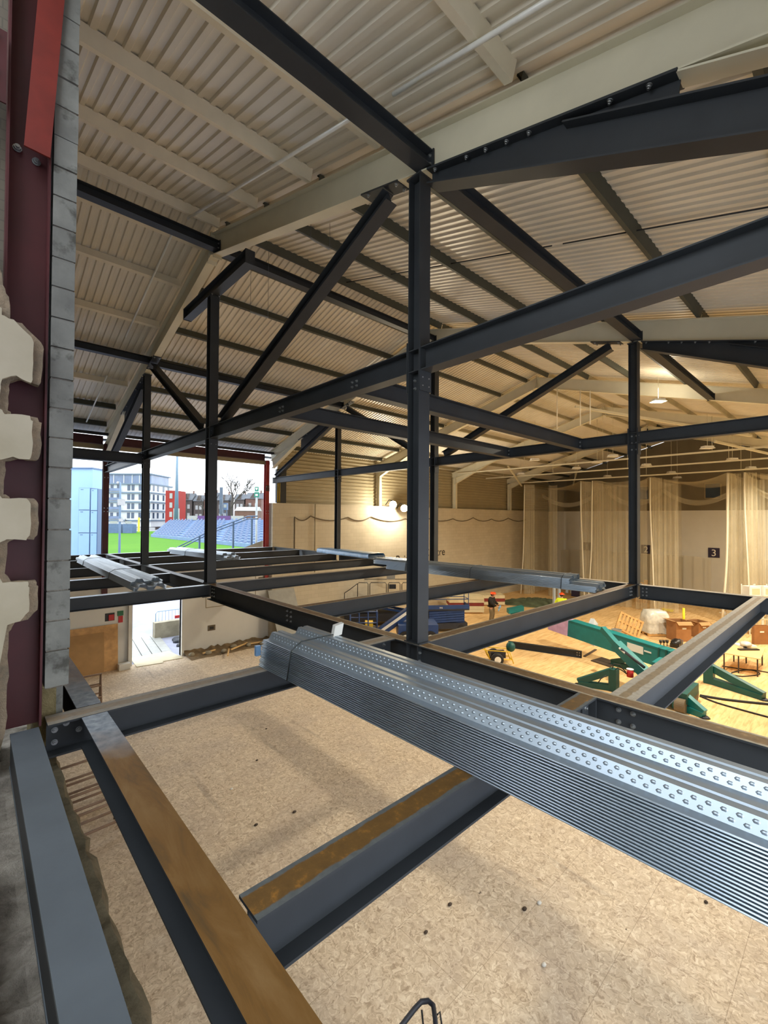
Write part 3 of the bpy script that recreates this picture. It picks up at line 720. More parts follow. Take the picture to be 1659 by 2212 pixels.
mb = MB(); mb.box((-0.7, -0.9, -1.76), (0.09, 2.9, -1.655)); tag(mb.build('stone_slab', 'concrete'), 'flat grey slab on the rubble at the bottom left corner', 'slab')
# block pier: one object, courses in the mesh
mb = MB(); random.seed(11); z = -1.26; k = 0
zs = [-1.26, -0.99, -0.77, -0.55, -0.33, -0.10, 0.13, 0.36, 0.58, 0.80, 1.02, 1.25, 1.47, 1.70, 1.92, 2.15, 2.38, 2.60, 2.83, 3.06, 3.28, 3.52, 3.75, 3.98, 4.2, 4.45, 4.7]
for a, b_ in zip(zs, zs[1:]):
    dx = (random.random()-0.5)*0.008; dy = (random.random()-0.5)*0.012
    mb.box((0.405, 4.055+dy, a+0.006), (0.548+dx, 4.30, b_-0.006)); mb.box((0.41, 4.07, a-0.006), (0.538, 4.30, a+0.006), 1)
tag(mb.build('block_pier', ['block_grey', 'rubble']), 'grey concrete block pier edge standing beside the dark red wall column', 'pier')
# broken plaster with teeth around the column
edge = [(0.05, 1.95), (0.11, 1.70), (0.13, 1.58), (0.165, 1.50), (0.17, 1.36), (0.23, 1.34), (0.33, 1.25), (0.36, 1.20), (0.355, 1.0), (0.335, 0.93), (0.25, 0.96), (0.185, 0.93), (0.170, 0.86), (0.172, 0.72), (0.20, 0.69), (0.33, 0.70), (0.352, 0.66), (0.350, 0.44), (0.335, 0.39), (0.24, 0.40), (0.165, 0.37), (0.155, 0.28), (0.155, 0.15), (0.19, 0.12), (0.32, 0.12), (0.345, 0.08), (0.345, -0.12), (0.325, -0.17), (0.22, -0.16), (0.175, -0.19), (0.172, -0.40), (0.20, -0.45), (0.335, -0.46), (0.352, -0.50), (0.350, -0.66), (0.30, -0.72), (0.23, -0.74), (0.20, -0.80), (0.19, -0.95), (0.197, -1.1), (0.185, -1.25), (0.195, -1.42), (0.16, -1.6)]
def jag(pts, s, n=3, sx=1.0, dx=0.0):
    random.seed(5); out = []
    for (a, b_), (c, d) in zip(pts, pts[1:]):
        for i in range(n):
            t = i/n; out.append((a+(c-a)*t+(random.random()-0.5)*s+dx, b_+(d-b_)*t+(random.random()-0.5)*s))
    return out+[(pts[-1][0]+dx, pts[-1][1])]
eb = jag(edge, 0.012)
mb = MB(); poly = [(-0.8, 1.95)]+eb+[(-0.8, -1.6)]
mb.add([(x, 3.985, z) for x, z in poly]+[(x, 4.055, z) for x, z in poly], [tuple(range(len(poly)))]+[(i, i+len(poly), (i+1) % len(poly)+len(poly), (i+1) % len(poly)) for i in range(len(poly))])
struct(mb.build('wall_front', 'plaster_break'))
ei = [(min(x-0.045, 0.30 if x > 0.25 else x-0.03), z) for x, z in edge if z > -0.8]
ei = jag(ei, 0.010)
poly = [(-0.8, 1.75)]+[p for p in ei if p[1] < 1.42]+[(0.15, -1.0), (0.12, -1.45), (-0.8, -1.5)]
mb = MB(); mb.add([(x, 3.95, z) for x, z in poly]+[(x, 3.99, z) for x, z in poly], [tuple(range(len(poly)))]+[(i, i+len(poly), (i+1) % len(poly)+len(poly), (i+1) % len(poly)) for i in range(len(poly))])
struct(mb.build('wall_front', 'plaster'))

# ------------------------------------------------------------------ hangers for cable trays
def hanger(p, q, zt, lab):
    e = empty('wire_hanger', (0, 0, 0), 0, lab, 'hanger', 'wire hangers with tray rail')
    p, q = Vector(p), Vector(q)
    mb = MB(); mb.bar(p, q, 0.04, 0.02); part(mb, 'rail', 'grey_plastic', e)
    for a in (p, q):
        mb = MB(); mb.tube([a, (a.x, a.y, zt)], 0.004, 6); part(mb, 'wire', 'steel_grey', e)
hanger(at_d(541, 674, 9.6), at_d(579, 686, 9.6), 5.75, 'thin wires holding a small rail below the ridge spreader beam')
hanger(at_d(671, 515, 8.6), at_d(712, 538, 8.6), 5.7, 'thin wires holding a small rail right of the ridge, before the long diagonal')
# ------------------------------------------------------------------ bundles of composite floor decking
def deck_profile(n_crest, pitch=0.315):
    pr = [(0.0, 0.0), (0.018, 0.0)]; x = 0.018
    for k in range(n_crest):
        x0 = 0.06+k*pitch
        pr += [(x0, 0.0), (x0+0.036, 0.060), (x0+0.075, 0.060), (x0+0.083, 0.052), (x0+0.099, 0.052), (x0+0.107, 0.060), (x0+0.150, 0.060), (x0+0.186, 0.0)]
    x = pr[-1][0]
    pr += [(x+0.05, 0.0)]
    return pr
def deck_mesh(n_crest, L, dimples=False, t=0.002):
    pr = deck_profile(n_crest); n = len(pr)
    mb = MB()
    poly = [(a, b) for a, b in pr]+[(a, b-t) for a, b in reversed(pr)]
    mb.prism(poly, 0, L)
    # rolled side lip
    mb.tube([(0, 0.0, -0.004), (L, 0.0, -0.004)], 0.0048, 8)
    if dimples:
        for k in range(n_crest):
            x0 = 0.06+k*0.315
            for web, s in ((x0, 1), (x0+0.186, -1)):
                if s < 0: continue
                N = int(L/0.052)
                for i in range(N):
                    for r, f in ((0.30, 0.0), (0.70, 0.5)):
                        u = 0.03+(i+f)*0.052
                        if u > L-0.02: continue
                        c = (u, web+s*0.036*f_(r), 0.060*f_(r))
                        nrm = Vector((0, -s*0.060, 0.036)).normalized()
                        a = Vector((1, 0, 0)); b = nrm.cross(a)
                        o = len(mb.v); m = 6
                        for j in range(m):
                            q = 2*math.pi*j/m; mb.v.append(tuple(Vector(c)+a*math.cos(q)*0.014+b*math.sin(q)*0.010))
                        mb.v.append(tuple(Vector(c)+nrm*0.009))
                        for j in range(m): mb.f.append((o+j, o+(j+1) % m, o+m)); mb.m.append(0); mb.s.append(True)
    return mb
def f_(r): return r
def bundle(name_, p0, p1, n, n_crest, mat_, where, straps, pitch=0.0148, top_short=0, dimples=False, film=False, skew=0.0025, strap_mat='strap', topn=0, topshift=0.0):
    """n nested sheets; p0 -> p1 is the bottom edge nearest the camera, sheets spread to the right of it."""
    p0, p1 = Vector(p0), Vector(p1); d = (p1-p0); L = d.length; d /= L
    side = Vector((d.y, -d.x, 0)) if False else Vector((0, 0, 1)).cross(d)
    if side.x < 0: side = -side
    flip = side.dot(Vector((0, 0, 1)).cross(d)) < 0
    base = deck_mesh(n_crest, L, False).mesh('deck_sheet', mat_); topm = deck_mesh(n_crest, L, dimples).mesh('deck_sheet', mat_) if dimples else base
    random.seed(hash(name_) % 1000 if False else len(where))
    for k in range(n):
        top = k == n-1
        me = topm if top else base
        o = bpy.data.objects.new('deck_sheet', me); COL.objects.link(o)
        jit = (random.random()-0.5)*0.006; je = (random.random()-0.5)*0.03
        sh = topshift if k >= n-topn else 0.0
        q = p0+side*(k*skew+jit*0.4)+d*(je+sh)+Vector((0, 0, 0.0100+k*pitch))
        # local x along the bundle, local y across
        o.matrix_world = Matrix(((d.x, side.x, 0, q.x), (d.y, side.y, 0, q.y), (0, 0, 1, q.z), (0, 0, 0, 1)))
        if flip:
            pass
        lab = 'topmost' if top else ('bottom' if k == 0 else '%s from the top' % ORD[n-1-k])
        tag(o, '%s deck sheet of %s' % (lab, where), 'decking sheet', 'deck sheets of '+where)
    W = deck_profile(n_crest)[-1][0]; H = n*pitch+0.014
    prof = deck_profile(n_crest)
    for i, u in enumerate(straps):
        c = p0+d*u
        pts = [c-side*0.012+Vector((0, 0, -0.012)) if False else c-side*0.010+Vector((0, 0, 0.002)), c+side*(n*skew-0.012)+Vector((0, 0, H-0.014))]
        x0 = 0.06; hi = H+0.050
        pts += [c+side*(n*skew+0.06+0.036)+Vector((0, 0, hi+0.003)), c+side*(n*skew+0.21)+Vector((0, 0, hi+0.005))]
        if n_crest > 1:
            pts += [c+side*(n*skew+0.06+0.315*(n_crest-1)+0.036)+Vector((0, 0, hi+0.005)), c+side*(n*skew+0.06+0.315*(n_crest-1)+0.15)+Vector((0, 0, hi+0.003))]
        pts += [c+side*(W+n*skew+0.01)+Vector((0, 0, H-0.014)), c+side*(W+0.014)+Vector((0, 0, 0.002))]
        mb = MB(); mb.tube(pts, 0.006, 6)
        tag(mb.build('strap', strap_mat), '%s strap around %s' % ('dark' if len(straps) == 1 else ORD[i]+' dark', where), 'strap')
    return d, side, H, W
NB = 'the big galvanised bundle in the foreground'
d, side, H, W = bundle('near', (2.145, 4.16, ZM), (2.19, -0.85, ZM), 18, 2, 'galv', NB, (0.55,), dimples=True)
# paper label tag standing on the bundle
mb = MB(); mb.obox((2.72, 3.62, -1.125), (0.045, -0.01, 0.01), (0.006, 0.03, 0), (0.012, 0, 0.055)); tag(mb.build('paper_tag', 'white_paint'), 'small pale tag sticking up on the big foreground bundle', 'tag')
mb = MB(); mb.box((2.12, 4.17, -1.40), (2.17, 4.21, -1.30)); tag(mb.build('film_scrap', 'blue_film'), 'scrap of blue film on the left end of the big foreground bundle', 'film')
bundle('far', (9.03, 9.65, ZM), (9.40, 3.75, ZM), 16, 2, 'galv', 'the grey bundle behind the tall middle column', (0.75, 2.9, 5.2), topn=8, topshift=-0.55)
bundle('left', (2.52, 17.4, ZM), (2.40, 9.95, ZM), 10, 2, 'galv_pale', 'the bright bundle on the left bay beams', (1.2, 5.0), topn=5, topshift=-0.35)
bundle('left2', (5.95, 19.3, ZM), (6.45, 15.1, ZM), 12, 2, 'galv_pale', 'the bright bundle in front of the pitch railing', (1.3,), topn=6, topshift=-0.3)
# bundle wrapped in blue film
e = bundle('blue', (11.02, 16.15, ZM), (10.72, 12.12, ZM), 4, 2, 'galv_pale', 'the bundle under blue film', ())
mb = MB(); p0, p1 = Vector((11.0, 16.12, ZM)), Vector((10.70, 12.35, ZM)); dd = (p1-p0).normalized(); sd = Vector((-dd.y, dd.x, 0)); sd = sd if sd.x > 0 else -sd
random.seed(4); N = 24; rows = []
prof = [(-0.03, 0.02), (-0.035, 0.13), (0.02, 0.19), (0.2, 0.2), (0.4, 0.2), (0.68, 0.19), (0.75, 0.1), (0.75, 0.02)]
for i in range(N+1):
    c = p0+(p1-p0)*(i/N); rows.append([tuple(c+sd*(a+(random.random()-0.5)*0.02)+Vector((0, 0, b+(random.random()-0.5)*0.015))) for a, b in prof])
vs = [v for r in rows for v in r]; n = len(prof)
mb.add(vs, [(i*n+j, i*n+j+1, (i+1)*n+j+1, (i+1)*n+j) for i in range(N) for j in range(n-1)], 0, True)
tag(mb.build('film_cover', 'blue_film'), 'pale blue plastic film wrapped over the deck bundle before the left wall', 'film')
# ------------------------------------------------------------------ things on the hall floor
def G(x, y, z=0.0): v = at_z(x, y, ZF); v.z = ZF+z; return v
def up_(p, h): return Vector((p[0], p[1], p[2]+h))
def lerp(a, b, t): return Vector(a)+(Vector(b)-Vector(a))*t
# --- spider crane
cr = empty('spider_crane', G(1470, 1522), 0, 'teal tracked mini crane with folded boom and spread legs on the floor', 'crane')
pb, pt = at_d(1456, 1428, 17.0), at_d(1233, 1356, 21.0)
bd = (pt-pb).normalized(); bs = Vector((0, 0, 1)).cross(bd).normalized()
mb = MB(); mb.bar(pb, pt, 0.42, 0.74); bo = part(mb, 'boom', 'machine_green', cr)
mb = MB(); mb.bar(pb+Vector((0, 0, 0.385)), lerp(pb, pt, 0.98)+Vector((0, 0, 0.385)), 0.46, 0.03); part(mb, 'boom_cover', 'machine_green', cr)['label'] = 'pale teal top plate of the boom'
mb = MB(); mb.bar(pt, pt+bd*1.1, 0.5, 0.72); part(mb, 'boom_head', 'pink_panel', cr)['label'] = 'faded pink panel on the boom end'
mb = MB(); mb.obox(lerp(pb, pt, 0.30)-bs*0.222*(1 if bs.dot(pb) > 0 else -1)+Vector((0, 0, 0.08)), bd*0.33, bs*0.006, (0, 0, 0.15)); part(mb, 'decal', 'white_plastic', cr)
mb = MB(); mb.obox(lerp(pb, pt, 0.19)-bs*0.222*(1 if bs.dot(pb) > 0 else -1)+Vector((0, 0, 0.10)), bd*0.14, bs*0.006, (0, 0, 0.03)); part(mb, 'decal', 'white_plastic', cr)
for t in (0.04, 0.1): 
    mb = MB(); mb.bar(lerp(pb, pt, t)-bd*0.03, lerp(pb, pt, t)+bd*0.03, 0.47, 0.80); part(mb, 'collar', 'machine_green_dark', cr)
mb = MB(); mb.bar(at_d(1302, 1358, 18.0), at_d(1345, 1408, 16.9), 0.20, 0.22); mb.bar(at_d(1330, 1392, 17.2), at_d(1402, 1462, 15.9), 0.34, 0.34); part(mb, 'lift_arm', 'machine_green', cr)
mb = MB(); mb.cyl(at_d(1342, 1402, 16.7), at_d(1392, 1442, 15.8), 0.05); part(mb, 'ram', 'lift_dark', cr)
mb = MB(); mb.cyl(at_d(1338, 1400, 16.8), at_d(1350, 1411, 16.5), 0.036); part(mb, 'ram_rod', 'rod_steel', cr)
c0_ = G(1470, 1522)
mb = MB(); mb.slab([(c0_.x-0.7, c0_.y-0.35), (c0_.x+0.8, c0_.y-0.35), (c0_.x+0.8, c0_.y+1.3), (c0_.x-0.7, c0_.y+1.3)], ZF+0.30, ZF+0.62); part(mb, 'chassis', 'machine_green_dark', cr)
mb = MB(); mb.tube([(c0_.x, c0_.y+0.45, ZF+0.6), (c0_.x, c0_.y+0.45, ZF+1.0)], 0.33, 20); part(mb, 'turret', 'machine_green', cr)
mb = MB(); mb.box((c0_.x-0.42, c0_.y+0.15, ZF+0.85), (c0_.x+0.42, c0_.y+0.75, ZF+1.35)); part(mb, 'boom_seat', 'machine_green', cr)
for sy in (-0.30, 1.0):                            # rubber tracks
    y0 = c0_.y+sy; pts = []
    for k in range(24):
        q = 2*math.pi*k/24; cxk = 0.75 if math.cos(q) > 0 else -0.75
        pts.append((c0_.x+cxk+0.22*math.cos(q), ZF+0.24+0.22*math.sin(q)))
    mb = MB(); n = len(pts); vs = [(a, y0-0.02, b) for a, b in pts]+[(a, y0+0.26, b) for a, b in pts]
    mb.add(vs, [(i, (i+1) % n, n+(i+1) % n, n+i) for i in range(n)]+[tuple(range(n)), tuple(reversed(range(n, 2*n)))]); part(mb, 'track', 'block_tan', cr)
def leg(F_, K_, B_, m, wid=0.2):
    mb = MB(); mb.bar(up_(F_, 0.14), K_, wid*0.8, wid); o = part(mb, 'outrigger', m, cr)
    mb = MB(); mb.bar(up_(F_, 0.07), up_(B_, 0.12), wid*1.1, wid*0.9); part(mb, 'outrigger', m, cr)
    mb = MB(); mb.bar(up_(B_, 0.02), Vector((B_.x, B_.y, K_.z+0.08)), wid*1.2, wid*1.5, (1, 0, 0)); part(mb, 'leg_bracket', m, cr)
    mb = MB(); mb.tube([F_, up_(F_, 0.05)], [0.17, 0.12], 14); part(mb, 'foot', 'lift_dark', cr)
leg(G(1249, 1480), up_(G(1322, 1492), 0.72), G(1326, 1492), 'machine_green_dark', 0.22)
leg(G(1650, 1512), up_(G(1534, 1475), 0.62), G(1532, 1475), 'machine_green_dark', 0.26)
leg(G(1521, 1550), up_(G(1468, 1530), 0.55), G(1466, 1530), 'machine_green', 0.24)
leg(G(1322, 1436), up_(G(1370, 1450), 0.5), G(1372, 1450), 'machine_green_dark', 0.2)
mb = MB(); bx = at_d(1361, 1454, 15.9); mb.tube([bx-Vector((0, 0, 0.13)), bx+Vector((0, 0, 0.13))], 0.11, 14); part(mb, 'beacon', 'red_plastic', cr)['label'] = 'red warning beacon'
mb = MB(); mb.tube([bx+Vector((0, 0, 0.13)), bx+Vector((0, 0, 0.15))], 0.12, 14); part(mb, 'beacon_cap', 'white_plastic', cr)
for pts in ([(1322, 1445), (1326, 1434), (1338, 1436), (1352, 1452)], [(1328, 1448), (1334, 1443), (1345, 1449), (1354, 1456)], [(1292, 1475), (1298, 1466), (1310, 1459)]):
    mb = MB(); mb.tube([at_d(x, y, 15.9) for x, y in pts], 0.02, 6); part(mb, 'hose', 'black_rubber', cr)
mb = MB(); q = [G(1276, 1428), G(1318, 1442), G(1334, 1432), G(1300, 1421)]; mb.slab([(p.x, p.y) for p in q], ZF+0.002, ZF+0.04); tag(mb.build('spreader_mat', 'dark_timber'), 'dark square spreader mat under the crane foot beside the lying beam', 'mat')
# --- folding table
tq = [at_z(x, y, ZF+0.74) for x, y in ((1560, 1410), (1643, 1424), (1653, 1400), (1583, 1392))]
e = empty('trestle_table', (sum(p.x for p in tq)/4, sum(p.y for p in tq)/4, ZF), 0, 'pale wooden topped table with dark legs, right of the crane', 'table')
mb = MB(); mb.slab([(p.x, p.y) for p in tq], ZF+0.715, ZF+0.745); part(mb, 'tabletop', 'table_ply', e)
cen = (tq[0]+tq[1]+tq[2]+tq[3])/4
mids = [lerp(lerp(a, cen, 0.08), lerp(b_, cen, 0.08), t) for a, b_ in ((tq[0], tq[1]), (tq[3], tq[2])) for t in (0.0, 0.42, 0.95)]
for p in mids:
    mb = MB(); mb.bar((p.x, p.y, ZF), (p.x, p.y, ZF+0.715), 0.045, 0.045); part(mb, 'leg', 'dark_timber', e)
c = lerp(tq[3], tq[2], 0.3); mb = MB()
mb.slab([(c.x-0.5, c.y-0.1), (c.x+0.1, c.y-0.5), (c.x+0.45, c.y-0.15), (c.x-0.1, c.y+0.35)], ZF+0.746, ZF+0.80); tag(mb.build('paper_stack', 'white_plastic'), 'white sheets lying on the pale table', 'paper')
c = lerp(tq[3], tq[2], 0.55)+Vector((-0.4, 0.1, 0)); mb = MB(); mb.ball((c.x, c.y, ZF+0.90), (0.26, 0.22, 0.12), 12, 7); tag(mb.build('plastic_bag', 'film_wrap'), 'crumpled clear bag on the papers on the table', 'bag')
c = lerp(lerp(tq[0], tq[1], 0.6), lerp(tq[3], tq[2], 0.6), 0.62); mb = MB(); mb.bar((c.x-0.35, c.y+0.3, ZF+0.775), (c.x+0.3, c.y-0.25, ZF+0.775), 0.16, 0.05); mb.bar((c.x-0.05, c.y+0.1, ZF+0.775), (c.x+0.3, c.y+0.2, ZF+0.775), 0.1, 0.05); tag(mb.build('power_tool', 'black_plastic'), 'dark hand tool lying on the pale table', 'tool')
# --- cardboard boxes
def carton(p, w, d, h, a, lab, open_=True, tilt=0.0):
    e = empty('cardboard_box', p, a, lab, 'box', 'cardboard boxes by the wrapped pallet')
    mb = MB(); t = 0.02
    for b_ in (((-w/2, -d/2, 0), (w/2, d/2, t)), ((-w/2, -d/2, 0), (w/2, -d/2+t, h)), ((-w/2, d/2-t, 0), (w/2, d/2, h)), ((-w/2, -d/2+t, 0), (-w/2+t, d/2-t, h)), ((w/2-t, -d/2+t, 0), (w/2, d/2-t, h))): mb.box(*b_)
    mb.build('carton', 'cardboard', e)
    if open_:
        for ax, ay, k in ((1, 0, 0.55), (-1, 0, -0.2), (0, -1, 0.7), (0, 1, 0.1)):
            mb = MB(); L = 0.30*(w if ax else d)
            if ax: mb.obox((ax*(w/2+L/2*math.cos(k)), 0, h-L/2*math.sin(k)), (ax*L/2*math.cos(k), 0, -L/2*math.sin(k)), (0, d/2-0.01, 0), (0, 0, 0.006))
            else: mb.obox((0, ay*(d/2+L/2*math.cos(k)), h-L/2*math.sin(k)), (w/2-0.01, 0, 0), (0, ay*L/2*math.cos(k), -L/2*math.sin(k)), (0, 0, 0.006))
            mb.build('flap', 'cardboard_inside', e)
    mb = MB(); mb.box((-0.08, -d/2-0.004, h*0.62), (0.14, -d/2-0.0005, h*0.70)); mb.build('shipping_label', 'white_plastic', e)
    return e
carton(G(1466, 1382), 0.80, 0.75, 1.02, math.radians(-40), 'big open cardboard box right of the wrapped pallet')
carton(G(1508, 1374), 0.70, 0.7, 0.82, math.radians(-30), 'smaller open cardboard box behind the big one')
carton(G(1642, 1391)+Vector((0, 0, 0)), 0.75, 0.16, 0.95, math.radians(-40), 'flat brown carton standing near the right edge behind the table', False)
# --- pallets
def pallet(p, a, lab, mw=None, w=1.2, d=1.0):
    e = empty('wooden_pallet', p, a, lab, 'pallet', 'wooden pallets')
    for y in (-d/2+0.05, 0, d/2-0.05):
        mb = MB(); mb.box((-w/2, y-0.05, 0.022), (w/2, y+0.05, 0.122)); mb.build('bearer', 'pallet_wood', e)
    for i in range(7):
        x = -w/2+0.05+i*(w-0.1)/6; mb = MB(); mb.box((x-0.05, -d/2, 0.122), (x+0.05, d/2, 0.144)); mb.build('deck_board', 'pallet_wood', e)
    for x in (-w/2+0.05, 0, w/2-0.05):
        mb = MB(); mb.box((x-0.05, -d/2, 0), (x+0.05, d/2, 0.022)); mb.build('bottom_board', 'pallet_wood', e)
    return e
pw = G(1414, 1370); pallet(pw, math.radians(-42), 'wooden pallet under the film wrapped load', w=1.3)
lp = pallet(G(1358, 1376)+Vector((0, 0, 0.35)), 0, 'wooden pallet leaning on its side left of the wrapped load')
lp.rotation_euler = (math.radians(62), math.radians(24), math.radians(-62)); lp.location.z = ZF+0.62
mb = MB(); random.seed(9); N = 22; vs = []; lv = [(0.0, 0.62, 0.5), (0.35, 0.62, 0.5), (0.5, 0.60, 0.48), (0.62, 0.66, 0.52), (0.95, 0.60, 0.45), (1.15, 0.5, 0.4), (1.2, 0.3, 0.25)]
for h, a, b_ in lv:
    for k in range(N):
        q = 2*math.pi*k/N; cc, ss = math.cos(q), math.sin(q); r = 1/max(abs(cc), abs(ss))**0.8
        j = 1+(random.random()-0.5)*0.09
        vs.append((a*r*cc*j, b_*r*ss*j, h+(random.random()-0.5)*0.04))
n = len(lv); mb.add(vs, [(i*N+k, i*N+(k+1) % N, (i+1)*N+(k+1) % N, (i+1)*N+k) for i in range(n-1) for k in range(N)]+[tuple((n-1)*N+k for k in range(N))], 0, True)
o = mb.build('wrapped_load', 'film_wrap', None, Matrix.Translation(pw+Vector((0, 0, 0.146))) @ Matrix.Rotation(math.radians(-42), 4, 'Z')); tag(o, 'load wrapped in cloudy plastic film on a wooden pallet', 'load')
# --- small things
def bucket(p, r0, r1, h, m, lab, name='bucket', cat='bucket'):
    mb = MB(); mb.tube([p, up_(p, h)], [r0, r1], 18, 0, False); mb.tube([up_(p, 0.01), up_(p, 0.012)], r0*0.98, 18); mb.tube([up_(p, h-0.03), up_(p, h)], r1*1.04, 18, 0, False)
    return tag(mb.build(name, m), lab, cat)
b_ = MB(); p = G(1280, 1372); b_.slab([(p.x-0.2, p.y-0.15), (p.x+0.22, p.y-0.2), (p.x+0.2, p.y+0.2), (p.x-0.2, p.y+0.15)], ZF, ZF+0.62); b_.add([(p.x-0.2, p.y-0.15, ZF+0.62), (p.x+0.22, p.y-0.2, ZF+0.62), (p.x+0.2, p.y+0.2, ZF+0.62), (p.x-0.2, p.y+0.15, ZF+0.62), (p.x, p.y+0.1, ZF+0.9), (p.x+0.02, p.y-0.08, ZF+0.9)], [(0, 1, 5), (1, 2, 4, 5), (2, 3, 4), (3, 0, 5, 4)])
tag(b_.build('foil_bag', 'galv_pale'), 'silvery bag standing behind the crane boom, left one', 'bag')
bucket(G(1332, 1380), 0.17, 0.24, 0.5, 'grey_plastic', 'grey bucket behind the crane boom, right one')
mb = MB(); p = G(1461, 1397); mb.ball((p.x, p.y, ZF+0.2), (0.36, 0.24, 0.2), 14, 8); mb.box((p.x-0.3, p.y-0.2, ZF), (p.x+0.3, p.y+0.2, ZF+0.2)); o = tag(mb.build('hard_case', 'black_plastic'), 'rounded black case on the floor below the big cardboard box', 'case')
mb = MB(); mb.tube([(p.x+0.25, p.y-0.2, ZF+0.05), (p.x+0.27, p.y-0.21, ZF+0.3), (p.x+0.3, p.y-0.05, ZF+0.34)], 0.02, 6); part(mb, 'handle', 'steel_grey', o)
for k, x in enumerate((1427, 1434, 1441)):
    p = G(x, 1396); mb = MB(); mb.tube([p, up_(p, 0.16), up_(p, 0.17), up_(p, 0.3)], [0.02, 0.02, 0.06, 0.07], 8); tag(mb.build('skittle_post', 'black_plastic'), 'small black post left of the black case, %s from the left' % ORD[k], 'post', 'small black posts')
p = G(1477, 1366); mb = MB(); mb.tube([p, up_(p, 1.35)], 0.06, 10); tag(mb.build('yellow_post', 'yellow_bright'), 'bright yellow post standing behind the cardboard boxes', 'post')
mb = MB(); q = [G(1425, 1318), G(1452, 1322), G(1456, 1318), G(1432, 1314)]; mb.slab([(a.x, a.y) for a in q], ZF+0.001, ZF+0.02); tag(mb.build('yellow_strip', 'yellow_bright'), 'yellow plastic strip lying behind the wrapped load', 'strip')
p = G(1566, 1336); mb = MB(); mb.tube([p, up_(p, 0.45)], 0.025, 8); mb.bar(up_(p, 0.34)+Vector((-0.22, 0.25, 0.04)), up_(p, 0.34)+Vector((0.22, -0.25, -0.04)), 0.03, 0.04); tag(mb.build('cross_post', 'white_plastic'), 'small white cross shaped post near the far floor beam', 'post')
# lying beam
a, b_ = G(1098, 1398), G(1256, 1421); a.z = b_.z = ZF+0.30
o = ibeam('loose_beam', a, b_, 0.16, 0.298, (0, 0, 1), ('steel',), 0.013, 0.01, 0, 'single charcoal beam lying loose on the plywood floor', 'beam')
mb = MB(); dd = (b_-a).normalized(); mb.obox(b_+dd*0.006-Vector((0, 0, 0.149)), dd*0.006, Vector((-dd.y, dd.x, 0))*0.08, (0, 0, 0.149)); part(mb, 'end_plate', 'steel', o)
nn = Vector((dd.y, -dd.x, 0)); nn = nn if nn.dot(b_) < 0 else -nn
bolts(o, [b_-dd*u+nn*0.006+Vector((0, 0, -z)) for u in (0.08, 0.18) for z in (0.09, 0.2)], nn, 1.4)
mb = MB(); a, b_ = G(1262, 1419), G(1287, 1404); mb.bar(up_(a, 0.02), up_(b_, 0.02), 0.1, 0.04); tag(mb.build('steel_strip', 'dark_timber'), 'dark flat strip on the floor at the end of the loose beam', 'strip')
# generator barrow
gp = G(1075, 1432); e = empty('generator_barrow', gp, math.radians(-43), 'yellow framed two-wheeled generator barrow below the long beam', 'barrow')
def wheel(x, y, lab=None):
    mb = MB(); mb.tube([(x, y-0.09, 0.26), (x, y-0.07, 0.26), (x, y+0.07, 0.26), (x, y+0.09, 0.26)], [0.20, 0.26, 0.26, 0.20], 22); w_ = mb.build('wheel', 'black_rubber', e)
    mb = MB(); mb.tube([(x, y-0.10, 0.26), (x, y-0.06, 0.26)], [0.14, 0.13], 16); mb.tube([(x, y-0.115, 0.26), (x, y-0.09, 0.26)], 0.05, 10); mb.build('hub', 'rod_steel', w_)
wheel(-0.1, -0.34); wheel(-0.1, 0.34)
mb = MB()
for y in (-0.26, 0.26): mb.tube([(-0.55, y, 0.62), (0.45, y, 0.55), (0.62, y, 0.05)], 0.022, 6); mb.tube([(-0.4, y, 0.25), (-0.55, y, 0.62)], 0.022, 6); mb.tube([(-0.4, y, 0.25), (0.55, y, 0.22)], 0.022, 6); mb.tube([(-0.55, y, 0.62), (-0.95, y, 0.75)], 0.02, 6)
for x, z in ((-0.55, 0.62), (0.45, 0.55), (0.55, 0.22), (-0.4, 0.25)): mb.tube([(x, -0.26, z), (x, 0.26, z)], 0.02, 6)
mb.build('barrow_frame', 'yellow_paint', e)
mb = MB(); mb.box((-0.35, -0.2, 0.27), (0.3, 0.2, 0.52)); mb.build('engine', 'lift_dark', e); mb = MB(); mb.ball((0.55, -0.05, 0.72), (0.2, 0.2, 0.22), 12, 8); mb.build('fuel_tank', 'machine_green_dark', e)
# insulation stacks
def stack(pa, w, d, n, h, lab, grp, red=(2,)):
    for k in range(n):
        mb = MB(); mb.box((-w/2, -d/2, k*h+0.1), (w/2, d/2, k*h+h*0.94+0.1)); o = mb.build('insulation_pack', 'insulation_board' if k not in red else 'insulation_red', None, Matrix.Translation(pa) @ Matrix.Rotation(math.radians(-42+(k % 2)*1.5), 4, 'Z'))
        tag(o, '%s pack in %s' % (('bottom', 'lower', 'thin red brown', 'upper', 'top')[k] if n == 5 else ORD[k]+' lowest', lab), 'insulation pack', grp)
    for s in (-0.35, 0.35):
        mb = MB(); mb.box((-w/2+0.05, s*d-0.05, 0), (w/2-0.05, s*d+0.05, 0.098)); tag(mb.build('timber_bearer', 'pallet_wood', None, Matrix.Translation(pa) @ Matrix.Rotation(math.radians(-42), 4, 'Z')), '%s timber bearer under %s' % ('near' if s < 0 else 'far', lab), 'bearer')
stack(G(1004, 1322), 2.3, 1.2, 5, 0.21, 'the cream board stack beside the scissor lift', 'cream boards by the scissor lift')
stack(G(1062, 1306), 1.6, 1.2, 3, 0.23, 'the pale board stack behind the standing worker', 'pale boards behind the worker', (1,))
